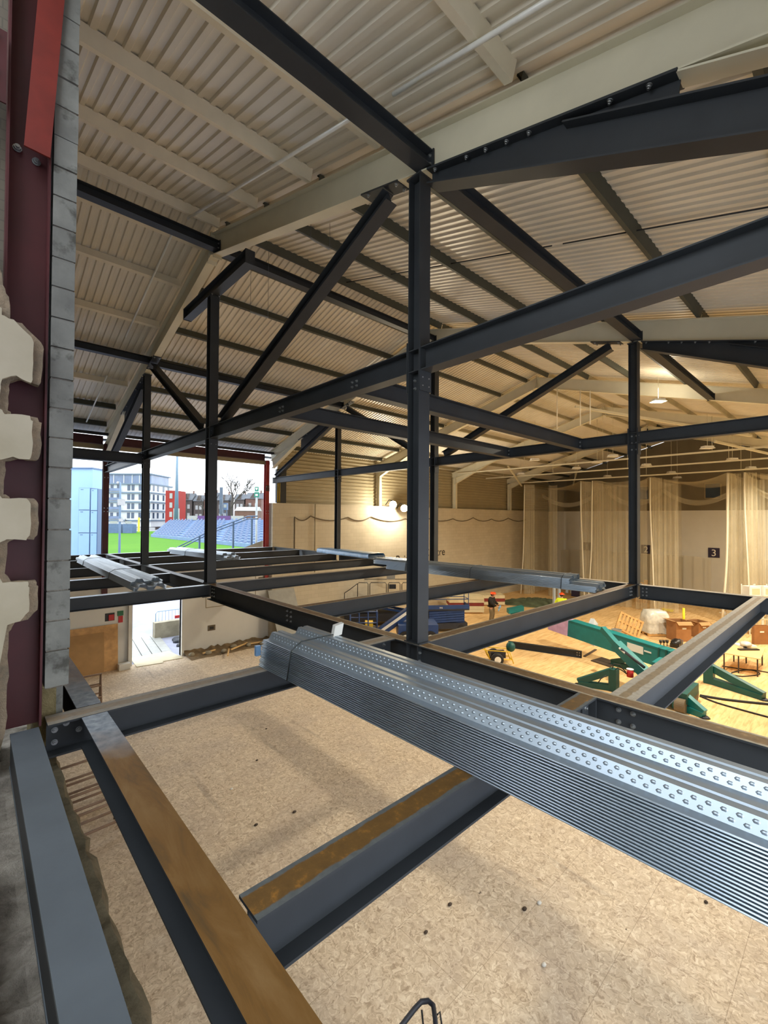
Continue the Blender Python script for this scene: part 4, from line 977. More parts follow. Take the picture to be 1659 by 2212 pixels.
# netting heap
mb = MB(); random.seed(12); p = G(1150, 1304); N, Q = 14, 26; vs = []
for i in range(N+1):
    for k in range(Q):
        q = 2*math.pi*k/Q; r = (i/N)
        rr = 1+0.18*math.sin(3*q)+0.10*math.sin(7*q+1); hx = 2.6*r*rr*math.cos(q); hy = 1.2*r*rr*math.sin(q)
        ca, sa = math.cos(math.radians(-40)), math.sin(math.radians(-40))
        vs.append((p.x+hx*ca-hy*sa, p.y+hx*sa+hy*ca, ZF+0.005+0.42*(1-r**2)*(0.7+0.4*random.random())))
mb.add(vs, [(i*Q+k, i*Q+(k+1) % Q, (i+1)*Q+(k+1) % Q, (i+1)*Q+k) for i in range(N) for k in range(Q)], 0, True); tag(mb.build('netting_heap', 'netting_green'), 'heap of dark green netting on the floor beyond the grey deck bundle', 'netting')
# steel uprights
for k, (x, y) in enumerate(((1197, 1318), (1208, 1316))):
    p = G(x, y); mb = MB(); mb.box((p.x-0.1, p.y-0.06, ZF), (p.x-0.08, p.y+0.06, ZF+2.3)); mb.box((p.x+0.08, p.y-0.06, ZF), (p.x+0.1, p.y+0.06, ZF+2.3)); mb.box((p.x-0.1, p.y-0.01, ZF), (p.x+0.1, p.y+0.01, ZF+2.3))
    tag(mb.build('galvanised_upright', 'galv_pale'), '%s pale galvanised upright beside the hi-vis worker' % ('left', 'right')[k], 'upright', 'pale uprights')
# pipes
for k, (x, y) in enumerate(((1220, 1370), (1228, 1374), (1284, 1381))):
    p = G(x, y); mb = MB(); mb.tube([(p.x, p.y, ZF+0.13), (p.x+1.6, p.y-0.5, ZF+0.13)], 0.12, 14, 0, False); mb.tube([(p.x, p.y, ZF+0.13), (p.x+1.6, p.y-0.5, ZF+0.13)], 0.10, 14, 0, False); tag(mb.build('duct_pipe', 'grey_plastic'), '%s grey pipe lying on the floor under the crane boom' % ('leftmost', 'middle', 'rightmost')[k], 'pipe', 'pipes under the boom')
mb = MB(); p = G(1308, 1392); mb.obox((p.x, p.y, ZF+0.1), Vector((0.9, -0.85, 0))*0.6, Vector((0.35, 0.4, 0))*0.6, (0, 0, 0.1)); tag(mb.build('foam_block', 'galv_pale'), 'long pale grey block lying under the crane boom', 'block')
# white racks at the far right
for k, x in enumerate((1624, 1653)):
    p = G(x, 1368); e = empty('white_rack', p, math.radians(-43), '%s tall white metal rack with box on top, beyond the far floor beam' % ('left', 'right')[k], 'rack', 'white racks')
    mb = MB(); mb.box((-0.30, -0.28, 2.12), (0.30, 0.28, 2.62)); mb.build('box', 'white_plastic', e)
    mb = MB(); mb.box((-0.20, -0.292, 2.2), (0.22, -0.281, 2.52)); mb.build('box_door', 'insulation_board', e)
    for sx in (-0.36, 0.32):
        for sy in (-0.3, 0.26): mb = MB(); mb.box((sx, sy, 0), (sx+0.04, sy+0.04, 2.7)); mb.build('post', 'white_plastic', e)
    for z in (0.3, 0.8, 1.25, 2.07): mb = MB(); mb.box((-0.36, -0.3, z), (0.36, 0.3, z+0.045)); mb.build('shelf', 'insulation_board', e)
p = G(1646, 1384); e = tag(MB().box((p.x-0.16, p.y-0.14, ZF), (p.x+0.16, p.y+0.14, ZF+0.42)).build('yellow_bin', 'yellow_bright'), 'yellow plastic bin beside the flat brown carton', 'bin')
mb = MB(); mb.box((p.x-0.18, p.y-0.16, ZF+0.42), (p.x+0.18, p.y+0.16, ZF+0.46)); part(mb, 'lid', 'yellow_bright', e)
# hoses on the floor
for k, pts in enumerate(([(1512, 1504), (1560, 1512), (1610, 1518), (1670, 1524)], [(1512, 1505), (1550, 1520), (1620, 1540), (1680, 1556)], [(1560, 1440), (1600, 1446), (1630, 1450), (1640, 1458), (1600, 1462), (1580, 1455), (1620, 1448), (1680, 1458)])):
    q = [G(x, y, 0.025) for x, y in pts]; sm = []
    for i in range(len(q)-1):
        for t in range(6):
            a = q[max(i-1, 0)]; b_ = q[i]; c = q[i+1]; d_ = q[min(i+2, len(q)-1)]; u = t/6
            sm.append(0.5*((2*b_)+(-a+c)*u+(2*a-5*b_+4*c-d_)*u*u+(-a+3*b_-3*c+d_)*u**3))
    mb = MB(); mb.tube(sm+[q[-1]], (0.05, 0.03, 0.02)[k], 8); tag(mb.build('floor_hose', 'black_rubber'), ('thick dark hose from the crane track towards the right edge', 'thin dark hose diverging below the thick one', 'thin cable looped on the floor under the table')[k], 'hose')
# long timbers heap far left of the net bay
for k, (x0, y0, x1, y1) in enumerate(((1030, 1281, 1110, 1264), (1040, 1284, 1108, 1268), (1060, 1284, 1120, 1270))):
    mb = MB(); mb.bar(G(x0, y0, 0.1+0.1*k), G(x1, y1, 0.1+0.1*k), 0.3, 0.1); tag(mb.build('long_plank', ('dark_timber', 'grey_plastic', 'dark_timber')[k]), '%s plank in the pile by the left wall, behind the first worker' % ('lowest dark', 'middle grey', 'top dark')[k], 'plank', 'planks by the wall')
# --- blue boom-type platform and scissor lift
def guard(e, w, d, z0, z1, m, mid=True, n=3):
    for x in (-w/2, w/2):
        for i in range(2):
            y = (-d/2, d/2)[i]; mb = MB(); mb.tube([(x, y, z0), (x, y, z1)], 0.022, 6); mb.build('rail_post', m, e)
    for z in ((z0+z1)/2, z1):
        mb = MB(); mb.tube([(-w/2, -d/2, z), (w/2, -d/2, z), (w/2, d/2, z), (-w/2, d/2, z)], 0.022, 6, 0, True, True); mb.build('guard_rail', m, e)
e = empty('scissor_lift', G(962, 1362), math.radians(-36), 'blue scissor lift right of the tall middle column', 'lift')
mb = MB(); mb.box((-1.15, -0.4, 0.18), (1.15, 0.4, 0.5)); mb.build('chassis', 'lift_dark', e)
for x in (-0.8, 0.8):
    for y in (-0.36, 0.36): mb = MB(); mb.tube([(x, y-0.07, 0.2), (x, y+0.07, 0.2)], 0.2, 16); mb.build('wheel', 'black_rubber', e)
for k in range(5):
    z = 0.52+k*0.13
    for s in (-1, 1): mb = MB(); mb.bar((-1.0, s*0.32, z+0.02), (1.0, s*0.32, z+0.12), 0.05, 0.1); mb.bar((-1.0, s*0.26, z+0.12), (1.0, s*0.26, z+0.02), 0.05, 0.1); mb.build('scissor_arm', 'lift_blue' if s < 0 else 'lift_dark', e)
mb = MB(); mb.box((-1.2, -0.42, 1.2), (1.25, 0.42, 1.28)); mb.build('platform', 'lift_dark', e)
mb = MB(); mb.box((-1.2, -0.43, 1.28), (1.25, -0.41, 1.5)); mb.build('toe_board', 'lift_blue', e); mb = MB(); mb.box((1.23, -0.42, 1.28), (1.25, 0.42, 1.5)); mb.build('toe_board', 'lift_blue', e)
guard(e, 2.4, 0.82, 1.28, 2.35, 'lift_blue')
text_obj('ms', 'lettering', 'text_white', 0.16, e.matrix_basis @ Vector((-0.45, -0.436, 1.32)), Vector((math.cos(math.radians(-36)), math.sin(math.radians(-36)), 0)), (0, 0, 1), e)
bpy.context.view_layer.update()
e = empty('boom_lift', G(820, 1384), math.radians(-40), 'blue boom lift with open basket left of the tall middle column', 'lift')
mb = MB(); mb.box((-1.5, -0.6, 0.45), (-0.15, 0.6, 0.57)); mb.box((-1.5, -0.61, 0.57), (-0.15, -0.58, 0.75)); mb.build('basket_floor', 'lift_blue', e)
for x in (-1.5, -1.05, -0.6, -0.15):
    for y in (-0.6, 0.6): mb = MB(); mb.tube([(x, y, 0.5), (x, y, 1.6)], 0.03, 6); mb.build('basket_post', 'lift_blue', e)
for z in (1.05, 1.6): mb = MB(); mb.tube([(-1.5, -0.6, z), (-0.15, -0.6, z), (-0.15, 0.6, z), (-1.5, 0.6, z)], 0.03, 6, 0, True, True); mb.build('basket_rail', 'lift_blue', e)
mb = MB(); mb.bar((-0.1, 0, 0.35), (1.9, 0.1, 1.75), 0.36, 0.42); mb.build('boom', 'lift_blue', e)
mb = MB(); mb.bar((-0.1, -0.19, 0.42), (1.5, -0.17, 1.54), 0.01, 0.14); mb.build('decal', 'white_plastic', e)
mb = MB(); mb.box((0.9, -0.7, 0.28), (2.9, 0.7, 0.95)); mb.build('chassis', 'lift_blue', e)
for x in (1.25, 2.5):
    for y in (-0.68, 0.68): mb = MB(); mb.tube([(x, y-0.13, 0.33), (x, y+0.13, 0.33)], 0.33, 18); w_ = mb.build('wheel', 'black_rubber', e); mb = MB(); mb.tube([(x, y-0.14, 0.33), (x, y+0.14, 0.33)], 0.17, 12); mb.build('hub', 'white_plastic', w_)
mb = MB(); mb.box((-0.75, -0.3, 0.58), (-0.35, 0.2, 1.0)); mb.build('control_box', 'yellow_paint', e)
random.seed(2)
for k in range(5):
    mb = MB(); mb.ball((0, 0, 0.12), (0.22, 0.18, 0.13), 10, 6); o = mb.build('rubble_sack', ('film_wrap', 'insulation_board', 'white_plastic', 'film_wrap', 'lift_dark')[k], None, Matrix.Translation(e.matrix_basis @ Vector((-1.3+k*0.24, -0.15+0.2*(k % 2), 0.571)))); tag(o, '%s bag in the basket of the blue boom lift' % (('leftmost pale', 'cream', 'white', 'right pale', 'rightmost dark')[k]), 'bag', 'bags in the lift basket')
# raised platform with black rails behind the middle beam
e = empty('platform_lift', G(818, 1348), math.radians(-40), 'lift platform with black guard rails behind the middle floor beams', 'lift')
mb = MB(); mb.box((-2.0, -0.7, 0.3), (2.0, 0.7, 0.75)); mb.build('chassis', 'lift_dark', e)
mb = MB(); mb.box((-2.0, -0.75, 1.35), (2.2, 0.75, 1.45)); mb.build('platform', 'lift_blue', e)
for s in (-0.5, 0.5): mb = MB(); mb.bar((-1.7, s, 0.75), (1.7, s, 1.35), 0.06, 0.12); mb.bar((-1.7, s*0.8, 1.35), (1.7, s*0.8, 0.75), 0.06, 0.12); mb.build('scissor_arm', 'lift_blue', e)
for x0, x1 in ((-1.25, -0.65), (-0.55, 0.4), (0.5, 1.2), (1.3, 2.1)):
    mb = MB(); mb.tube([(x0, -0.72, 1.45), (x0, -0.72, 2.45), (x0+0.06, -0.72, 2.55), (x1-0.06, -0.72, 2.55), (x1, -0.72, 2.45), (x1, -0.72, 1.45)], 0.022, 6); mb.build('guard_rail', 'black_plastic', e)
mb = MB(); mb.tube([(-2.0, -0.72, 1.5), (-2.0, -0.72, 1.95), (-1.7, -0.72, 2.15), (-1.25, -0.72, 2.5)], 0.022, 6); mb.build('guard_rail', 'black_plastic', e)
mb = MB(); mb.box((0.55, -0.8, 2.2), (0.95, -0.66, 2.45)); mb.build('control_box', 'black_plastic', e); mb = MB(); mb.box((0.5, 0.6, 2.55), (1.0, 0.7, 3.1)); mb.build('notice_board', 'grey_plastic', e)
for y in (0.72,): mb = MB(); mb.tube([(-2.0, y, 1.45), (-2.0, y, 2.55), (2.1, y, 2.55), (2.1, y, 1.45)], 0.022, 6); mb.build('guard_rail', 'black_plastic', e)
# --- along the left wall
mb = MB(); mb.obox((3.42, YE-0.13, ZF+0.92), (1.05, 0, 0), (0, 0.010, 0), (0, 0.07, 0.92)); o = tag(mb.build('strand_board', 'chipboard_sheet'), 'tall chipboard sheet leaning against the white wall under the left bay', 'board')
mb = MB(); mb.obox((3.18, YE-0.155, ZF+0.80), (0.80, 0, 0), (0, 0.006, 0), (0, 0.06, 0.78)); tag(mb.build('strand_board', 'cardboard_inside'), 'smaller darker sheet leaning on the chipboard sheet', 'board')
mb = MB(); mb.box((4.02, YE-0.012, ZF+1.98), (4.36, YE-0.001, ZF+2.30)); o = tag(mb.build('alarm_recess', 'black_plastic'), 'red alarm box in a dark square recess on the white wall', 'alarm')
mb = MB(); mb.box((4.14, YE-0.08, ZF+2.01), (4.33, YE-0.013, ZF+2.24)); part(mb, 'alarm_box', 'red_plastic', o)
mb = MB(); mb.box((4.46, YE-0.02, ZF+2.14), (4.68, YE-0.001, ZF+2.34)); o = tag(mb.build('exit_plate', 'green_plastic'), 'small green plate over a red one beside the red alarm box', 'sign')
mb = MB(); mb.box((4.50, YE-0.03, ZF+1.86), (4.66, YE-0.001, ZF+2.13)); part(mb, 'call_point', 'red_plastic', o)
mb = MB(); mb.box((4.45, YE-0.5, ZF), (4.86, YE-0.2, ZF+0.24)); tag(mb.build('white_block', 'white_paint'), 'white block on the floor at the foot of the white wall', 'block')
for x0, x1, y0 in ((DX0-0.16, DX0-0.02, YE-0.16), (DX1, DX1+0.10, YE-0.14)):
    mb = MB(); mb.box((x0, y0, ZF), (x1, YE+0.2, -3.5)); struct(mb.build('door_1', 'white_paint'))
mb = MB(); q = [(5.1, 20.55), (6.1, 20.4), (6.12, 20.6), (6.95, 20.52), (6.8, 22.0), (5.2, 22.0)]; mb.slab(q, ZF+0.002, ZF+0.024); tag(mb.build('threshold_board', 'insulation_board'), 'pinkish plywood sheet laid across the open doorway', 'board')
mb = MB(); random.seed(6); vs = []; N = 60
for i in range(N+1):
    x = DX1+0.1+i*(X2+5-DX1)/N
    o_ = -0.3 if x > X2-0.2 else 0.0
    for j, (yy, zz) in enumerate(((YE-0.06, 0.16), (YE-0.25, 0.10), (YE-0.7, 0.03), (YE-1.1, 0.004))): vs.append((x, yy+o_+(random.random()-0.5)*0.15*(j > 0), ZF+zz*(0.5+random.random())))
mb.add(vs, [(i*4+j, i*4+j+1, i*4+5+j, i*4+4+j) for i in range(N) for j in range(3)]); o = mb.build('dirt_strip', 'dirt'); tag(o, 'strip of dirt and rubble along the foot of the left wall', 'dirt', kind='stuff')
for k, (x, y, l, a) in enumerate(((8.6, 19.6, 0.9, 1.1), (9.4, 20.2, 1.1, 0.4), (10.4, 20.2, 0.8, -0.3), (8.0, 20.3, 0.6, 0.1), (11.6, 19.9, 1.2, 0.15))):
    mb = MB(); mb.bar((x-l/2*math.cos(a), y-l/2*math.sin(a), ZF+0.12), (x+l/2*math.cos(a), y+l/2*math.sin(a), ZF+0.16), 0.06, 0.05); tag(mb.build('timber_offcut', 'table_ply'), 'pale timber offcut in the rubble by the left wall, %s from the doorway' % ORD[(1, 2, 3, 0, 4)[k]], 'offcut', 'timber offcuts')
for k in range(7):
    x = 7.3+k*0.65; mb = MB(); mb.ball((x, YE-0.5-0.2*(k % 3), ZF+0.09), (0.14+0.05*(k % 2), 0.11, 0.1), 8, 5); tag(mb.build('rubble_lump', 'concrete'), 'lump of rubble at the wall foot, %s from the doorway' % ORD[k], 'rubble', 'rubble lumps')
mb = MB(); mb.obox((11.9, YE-0.86, ZF+1.3), (0.75, 0, 0), (0, 0.02, 0), (-0.12, 0.4, 1.25)); tag(mb.build('grey_board', 'grey_plastic'), 'pale grey board leaning against the left wall behind the beams', 'board')
# framed panel outline, socket box and cables on the wall
mb = MB(); x0, x1, z0, z1 = 8.1, 10.6, ZF+2.0, ZF+4.1
for a, b_ in (((x0, z0), (x1, z0)), ((x1, z0), (x1, z1)), ((x1, z1), (x0, z1)), ((x0, z1), (x0, z0))): mb.bar((a[0], YE-0.005, a[1]), (b_[0], YE-0.005, b_[1]), 0.03, 0.012, (0, 1, 0))
tag(mb.build('panel_frame', 'cladding_tan'), 'thin rectangular panel outline on the white wall right of the doorway', 'frame')
for k, (x, z) in enumerate(((10.75, ZF+2.95), (8.2, ZF+0.9))):
    mb = MB(); mb.box((x, YE-0.03, z), (x+0.35, YE-0.002, z+0.25)); o = tag(mb.build('wall_socket_recess', 'block_tan'), ('brown recess high on the white wall below the floor beams', 'small recess low on the white wall')[k], 'recess')
    mb = MB(); mb.box((x+0.08, YE-0.045, z+0.06), (x+0.27, YE-0.03, z+0.19)); part(mb, 'box', 'black_plastic', o)
def cable(pts, r, lab, m='block_tan'):
    sm = []
    for i in range(len(pts)-1):
        a, b_ = Vector(pts[i]), Vector(pts[i+1])
        for t in range(8):
            u = t/8; p = a+(b_-a)*u; p.z -= 0.22*4*u*(1-u)*(1 if abs(b_.x-a.x) > 0.5 else 0); sm.append(p)
    mb = MB(); mb.tube(sm+[Vector(pts[-1])], r, 6); tag(mb.build('wall_cable', m), lab, 'cable')
yy = YE-0.40
cable([(12.6, yy, -2.0), (12.6, yy, 0.05), (13.6, yy, 0.1), (16.2, yy, 0.05), (18.0, yy, 0.1), (21.0, yy, 0.0), (23.0, yy, 0.1), (26, yy, 0.0), (28.5, yy, 0.1), (31, yy, 0.0), (33.5, yy, 0.1), (36.5, yy, 0.0)], 0.03, 'loose dark cable hung in shallow loops along the pale left wall')
mb = MB(); mb.tube([(13.9, yy, -3), (13.9, yy, 0.76)], 0.025, 6); tag(mb.build('conduit', 'cladding_tan'), 'thin vertical conduit on the pale left wall', 'conduit')
# lettering on the wall, partly hidden behind the bundle and columns
text_obj('Bristol', 'wall_lettering', 'text_black', 0.78, (20.15, YE-0.365, -2.95), (1, 0, 0), (0, 0, 1)); 
o = [x for x in bpy.data.objects if x.name == 'wall_lettering'][0]; tag(o, 'black painted lettering on the left wall, left of the tall middle column', 'lettering')
o = text_obj('Centre', 'wall_lettering', 'text_black', 0.78, (25.15, YE-0.365, -2.62), (1, 0, 0), (0, 0, 1), None, 'RIGHT'); tag(o, 'black painted lettering ending right of the tall middle column', 'lettering')
# --- trolley handle at the bottom edge and trestles at lower left
hp = at_z(905, 2172, -5.2); e = empty('hand_trolley', (hp.x, hp.y, ZF), math.radians(150), 'dark tubular trolley handle poking up at the bottom edge of the view', 'trolley')
bpy.context.view_layer.update()
def px(lst, z): return [at_z(x, y, z) for x, y in lst]
mb = MB(); q = px([(800, 2290), (868, 2215), (895, 2180), (910, 2164), (925, 2162), (936, 2172), (940, 2200), (948, 2300)], -5.25); mb.tube(q, 0.026, 10); part(mb, 'handle', 'lift_dark', e)
mb = MB(); mb.tube([at_z(911, 2182, -5.25), at_z(914, 2212, -5.35), at_z(918, 2290, -5.6)], 0.010, 6); part(mb, 'cable', 'black_rubber', e)
mb = MB(); mb.tube([at_z(945, 2192, -5.25), at_z(950, 2185, -5.25), at_z(954, 2212, -5.3), at_z(960, 2290, -5.6)], 0.009, 6); part(mb, 'cable', 'black_rubber', e)
a, b_ = at_z(800, 2290, -5.25), at_z(948, 2300, -5.25)
mb = MB(); mb.tube([a, (a.x+0.1, a.y-0.3, ZF+0.1)], 0.026, 8); mb.tube([b_, (b_.x+0.1, b_.y-0.3, ZF+0.1)], 0.026, 8); part(mb, 'leg', 'lift_dark', e)
mb = MB(); mb.slab([(a.x-0.1, a.y-0.6), (b_.x+0.2, b_.y-0.6), (b_.x+0.2, b_.y-0.1), (a.x-0.1, a.y-0.1)], ZF+0.04, ZF+0.12); part(mb, 'base', 'lift_dark', e)
for x in (a.x, b_.x+0.1):
    mb = MB(); mb.tube([(x, a.y-0.35, ZF+0.06), (x+0.05, a.y-0.35, ZF+0.06)], 0.06, 12); part(mb, 'wheel', 'black_rubber', e)
def trestle(p, a, lab):
    e = empty('steel_trestle', p, a, lab, 'trestle', 'brown steel trestles')
    for x in (-0.55, 0.55):
        mb = MB(); mb.tube([(x, -0.25, 0), (x, 0, 0.9)], 0.03, 8); mb.tube([(x, 0.25, 0), (x, 0, 0.9)], 0.03, 8); mb.build('leg', 'brown_steel', e)
    for z, y in ((0.9, 0), (0.55, 0.1), (0.55, -0.1), (0.2, 0.2), (0.2, -0.2)):
        mb = MB(); mb.tube([(-0.58, y, z), (0.58, y, z)], 0.028, 8); mb.build('rail', 'brown_steel', e)
trestle(at_z(175, 1490, ZF+0.5)*1.0 - Vector((0, 0, 0.5)), math.radians(-4), 'brown trestle frame on the floor behind the block pier foot')
trestle(at_z(180, 1690, ZF+0.45) - Vector((0, 0, 0.45)), math.radians(3), 'brown trestle frame glimpsed below the left cross beam')
trestle(at_z(188, 1760, ZF+0.45) - Vector((0, 0, 0.45)), math.radians(3), 'brown trestle frame nearer, between edge beam and rusty beam')
# crumbs on the near floor
random.seed(21)
for k, (x, y) in enumerate(((555, 1643), (636, 1755), (553, 1783), (972, 1955), (920, 2015), (1133, 1965), (1165, 1952), (1175, 2086), (380, 1950), (500, 1705), (575, 1575), (1525, 1950))):
    p = G(x, y); mb = MB(); s = 0.035+0.02*random.random(); mb.ball((p.x, p.y, ZF+s*0.3), (s, s*0.7, s*0.4), 7, 4)
    tag(mb.build('floor_scrap', 'dark_timber' if k not in (6, 7, 9) else 'white_paint'), '%s scrap on the near boards' % ('%s dark' % ORD[k] if k not in (6, 7, 9) else ('single round pale', 'flat pale', 'small white left')[(6, 7, 9).index(k)]), 'scrap', 'scraps on the near floor')
# ------------------------------------------------------------------ outside: cricket ground and town
ZG = -6.35
hr = Vector((_rt.x, _rt.y, 0)); hf = Vector((math.cos(YAW), math.sin(YAW), 0))
def gframe(p): return Matrix(((hr.x, hf.x, 0, p[0]), (hr.y, hf.y, 0, p[1]), (0, 0, 1, p[2]), (0, 0, 0, 1)))
mb = MB(); mb.slab([(-300, YE+0.1), (400, YE+0.1), (400, 500), (-300, 500)], ZG-0.5, ZG-0.02); struct(mb.build('ground', 'asphalt'))
mb = MB(); mb.slab([(12, -200), (X6+30, -200), (X6+30, -1.3), (12, -1.3)], ZG-0.5, ZG-0.02); mb.slab([(0.6, -200), (12, -200), (12, -1.3), (0.6, -1.3)], ZG-0.5, ZG-0.02); struct(mb.build('ground', 'asphalt'))  # unseen ground outside the near eave, added to bounce daylight in
mb = MB(); c = at_d(330, 1160, 130); pts = []
for k in range(48):
    q = 2*math.pi*k/48; p = Vector((c.x, c.y, 0))+hr*(95*math.cos(q))+hf*(72*math.sin(q)); pts.append((p.x, p.y))
mb.slab(pts, ZG-0.02, ZG+0.01); tag(mb.build('cricket_field', 'grass'), 'bright green cricket field outside the open bay', 'field', kind='stuff')
def atg(x, d, z=ZG): p = at_d(x, 1115, d); return Vector((p.x, p.y, z))
# boundary wall
d_ = 203; p = atg(190, d_); mb = MB(); w_ = (335-190)/F*d_; mb.box((0, 0, 0), (w_, 0.4, 1.5)); o = mb.build('boundary_wall', 'board_white', None, gframe(p)); tag(o, 'low white boundary wall at the far side of the green field', 'wall')
# apartment block
D = 212; m_ = D/F
p = atg(140, D); e = empty('apartment_block', p, 0, 'pale six storey apartment block across the green field', 'building'); e.matrix_world = gframe(p)
zof = lambda y: -(y-1114.5)*m_-ZG                    # height above ground of a photo row at this distance
xof = lambda x: (x-140)*m_
mb = MB(); mb.box((0, 0, 1.5), (xof(326), 21, zof(1043))); mb.build('wall', 'apart_wall', e)
mb = MB(); mb.box((xof(150), 1.5, zof(1043)), (xof(322), 19, zof(1023))); mb.build('penthouse', 'glass_band', e)
mb = MB(); mb.box((xof(146), 0.6, zof(1023)), (xof(325), 20, zof(1023)+0.6)); mb.build('roof', 'apart_slab', e)
for y in (1043, 1062, 1082, 1101.5, 1122):
    mb = MB(); mb.box((-0.2, -1.0, zof(y)-0.45), (xof(326)+0.4, 21.4, zof(y)+0.15)); mb.build('floor_slab', 'apart_slab', e)
mb = MB(); mb.box((0.5, 1, 0), (xof(326)-0.5, 20, 1.6)); mb.build('undercroft', 'house_wall', e)
wm = MB(); wm.box((0, -0.12, 0), (1.35, 0.05, 2.7)); wme = wm.mesh('window', 'window_dark')
sm_ = MB(); sm_.box((-0.05, 0, 0), (0.12, 1.5, 2.7)); sme = sm_.mesh('window', 'window_dark')
for ya, yb in ((1046, 1058), (1065, 1078), (1085, 1098), (1104, 1118)):
    for x in (158, 167, 178, 190, 206, 214, 238, 252, 274.5, 283.5, 299, 309, 318):
        o = bpy.data.objects.new('window', wme); COL.objects.link(o); o.parent = e; o.location = (xof(x), 0, zof(yb)-0.0)
    for yy in (1.5, 5.5, 11, 16):
        o = bpy.data.objects.new('window', sme); COL.objects.link(o); o.parent = e; o.location = (xof(326), yy, zof(yb))
    mb = MB(); mb.box((xof(232), -1.1, zof(yb)-0.3), (xof(262), -0.95, zof(yb)+1.0)); mb.build('balcony', 'glass_band', e)
for x in (165, 180, 196, 226, 240, 262, 280, 296, 310):
    mb = MB(); mb.box((xof(x), 1.3, zof(1043)), (xof(x)+0.35, 1.55, zof(1023))); mb.build('mullion', 'apart_wall', e)
# red block
D = 205; m_ = D/F; p = atg(357, D); e = empty('red_block', p, 0, 'bright orange-red apartment tower right of the pale block', 'building'); e.matrix_world = gframe(p)
W_ = (382-357)*m_; mb = MB(); mb.box((0, 0, 0), (W_, 9, 57*m_-ZG)); mb.build('wall', 'apart_red', e)
for y in (1069, 1089, 1109): mb = MB(); mb.box((W_*0.36, -0.15, -(y-1114.5)*m_-ZG-1.2), (W_*0.6, 0.05, -(y-1114.5)*m_-ZG+1.2)); mb.build('window', 'board_white', e)
# floodlight mast
D = 190; p = atg(381, D); e = empty('floodlight_mast', p, 0, 'tall tapering blue-grey mast in front of the red tower', 'mast'); e.matrix_world = gframe(p)
mb = MB(); mb.tube([(0, 0, 0), (0, 0, 26), (0, 0, 40)], [1.05, 0.5, 0.42], 14); mb.build('shaft', 'mast_blue', e)
for s in (-1, 1): mb = MB(); mb.box((s*1.0-0.2, -0.3, 0), (s*1.0+0.2, 0.3, 10)); mb.build('stay', 'board_white', e)
# houses
HS = [(390, 1062, 1078, 24, 0), (418, 1066, 1080, 20, 0), (440, 1060, 1077, 25, 1), (468, 1064, 1078, 24, 0), (506, 1063, 1076, 21, 0), (530, 1060, 1074, 34, 1)]
for k, (x, yr, ye_, wpx, br) in enumerate(HS):
    D = 235; m_ = D/F; p = atg(x, D); e = empty('terraced_house', p, 0, '%s grey roofed house in the row beyond the seats, %s' % (('first', 'second', 'third', 'fourth', 'fifth', 'sixth')[k], ('beside the red tower', 'from the red tower', 'from the red tower', 'behind the dark scoreboard', 'behind the bare tree', 'behind the green sign')[k]), 'house', 'houses beyond the seats'); e.matrix_world = gframe(p)
    w_ = wpx*m_; he = -(ye_-1114.5)*m_-ZG; hr_ = -(yr-1114.5)*m_-ZG
    mb = MB(); mb.box((0, 0, 0), (w_, 9, he)); mb.build('wall', 'house_wall_brick' if br else 'house_wall', e)
    mb = MB(); mb.prism([(-0.5, he), (4.5, hr_), (9.5, he)], -0.3, w_+0.3); mb.build('roof', 'house_roof', e)
    mb = MB(); mb.prism([(0, 0), (3.2, 0), (1.6, 2.6)], 0, 1); mb2 = MB(); mb2.add([(w_*0.25, -0.1, he-0.2), (w_*0.75, -0.1, he-0.2), (w_*0.5, -0.1, hr_-0.3), (w_*0.25, 4.5, he-0.2), (w_*0.75, 4.5, he-0.2), (w_*0.5, 4.5, hr_-0.3)], [(0, 1, 2), (1, 4, 5, 2), (0, 2, 5, 3), (3, 5, 4)]); mb2.build('gable', 'house_wall', e)
    mb = MB(); mb.box((w_*0.8, 4, hr_-1), (w_*0.88, 5, hr_+1.3)); mb.build('chimney', 'house_wall_brick', e)
    for a in (0.2, 0.6):
        for z in (he-4.5, he-9): mb = MB(); mb.box((w_*a, -0.08, z), (w_*a+1.3, 0.02, z+2.2)); mb.build('window', 'board_white', e)
p = atg(508, 178); e = empty('brick_shed', p, 0, 'long low brick building with pale roof beyond the seats', 'building'); e.matrix_world = gframe(p)
mb = MB(); mb.box((0, 0, 0), (9, 5, 9.0)); mb.build('wall', 'house_wall_brick', e); mb = MB(); mb.prism([(-0.3, 9.0), (2.5, 10.6), (5.3, 9.0)], -0.2, 9.2); mb.build('roof', 'board_white', e)
# bare trees
def tree(p, h, seed, lab, spread=0.55, depth=6):
    random.seed(seed); mb = MB()
    def grow(a, d, L, r, n):
        b_ = a+d*L; mid = (a+b_)/2+Vector((random.uniform(-1, 1), random.uniform(-1, 1), 0))*L*0.06
        mb.tube([a, mid, b_], [r, r*0.85, r*0.7], 5 if n > 2 else 4, 0, False)
        if n == 0: return
        for k in range(3 if n > 1 else 2):
            v = Vector((random.uniform(-1, 1), random.uniform(-1, 1), random.uniform(-0.1, 0.75))); nd = (d+v*spread*1.25).normalized()
            grow(b_, nd, L*random.uniform(0.66, 0.86), r*0.62, n-1)
    e = empty('bare_tree', p, 0, lab, 'tree'); mb.tube([(0, 0, 0), (0.1, 0, h*0.14)], [h*0.032, h*0.027], 8, 0, False); mb.build('trunk', 'bark', e)
    mb = MB(); grow(Vector((0.1, 0, h*0.13)), Vector((0, 0, 1)), h*0.22, h*0.022, depth); mb.build('branches', 'bark', e); return e
tree(atg(499, 200), 30, 5, 'large bare leafless tree beyond the blue seats')
tree(atg(452, 190), 18, 9, 'smaller bare tree in front of the houses, left of the ridge column', depth=5)
tree(atg(535, 205), 15, 14, 'low bare tree left of the green sign', depth=5)
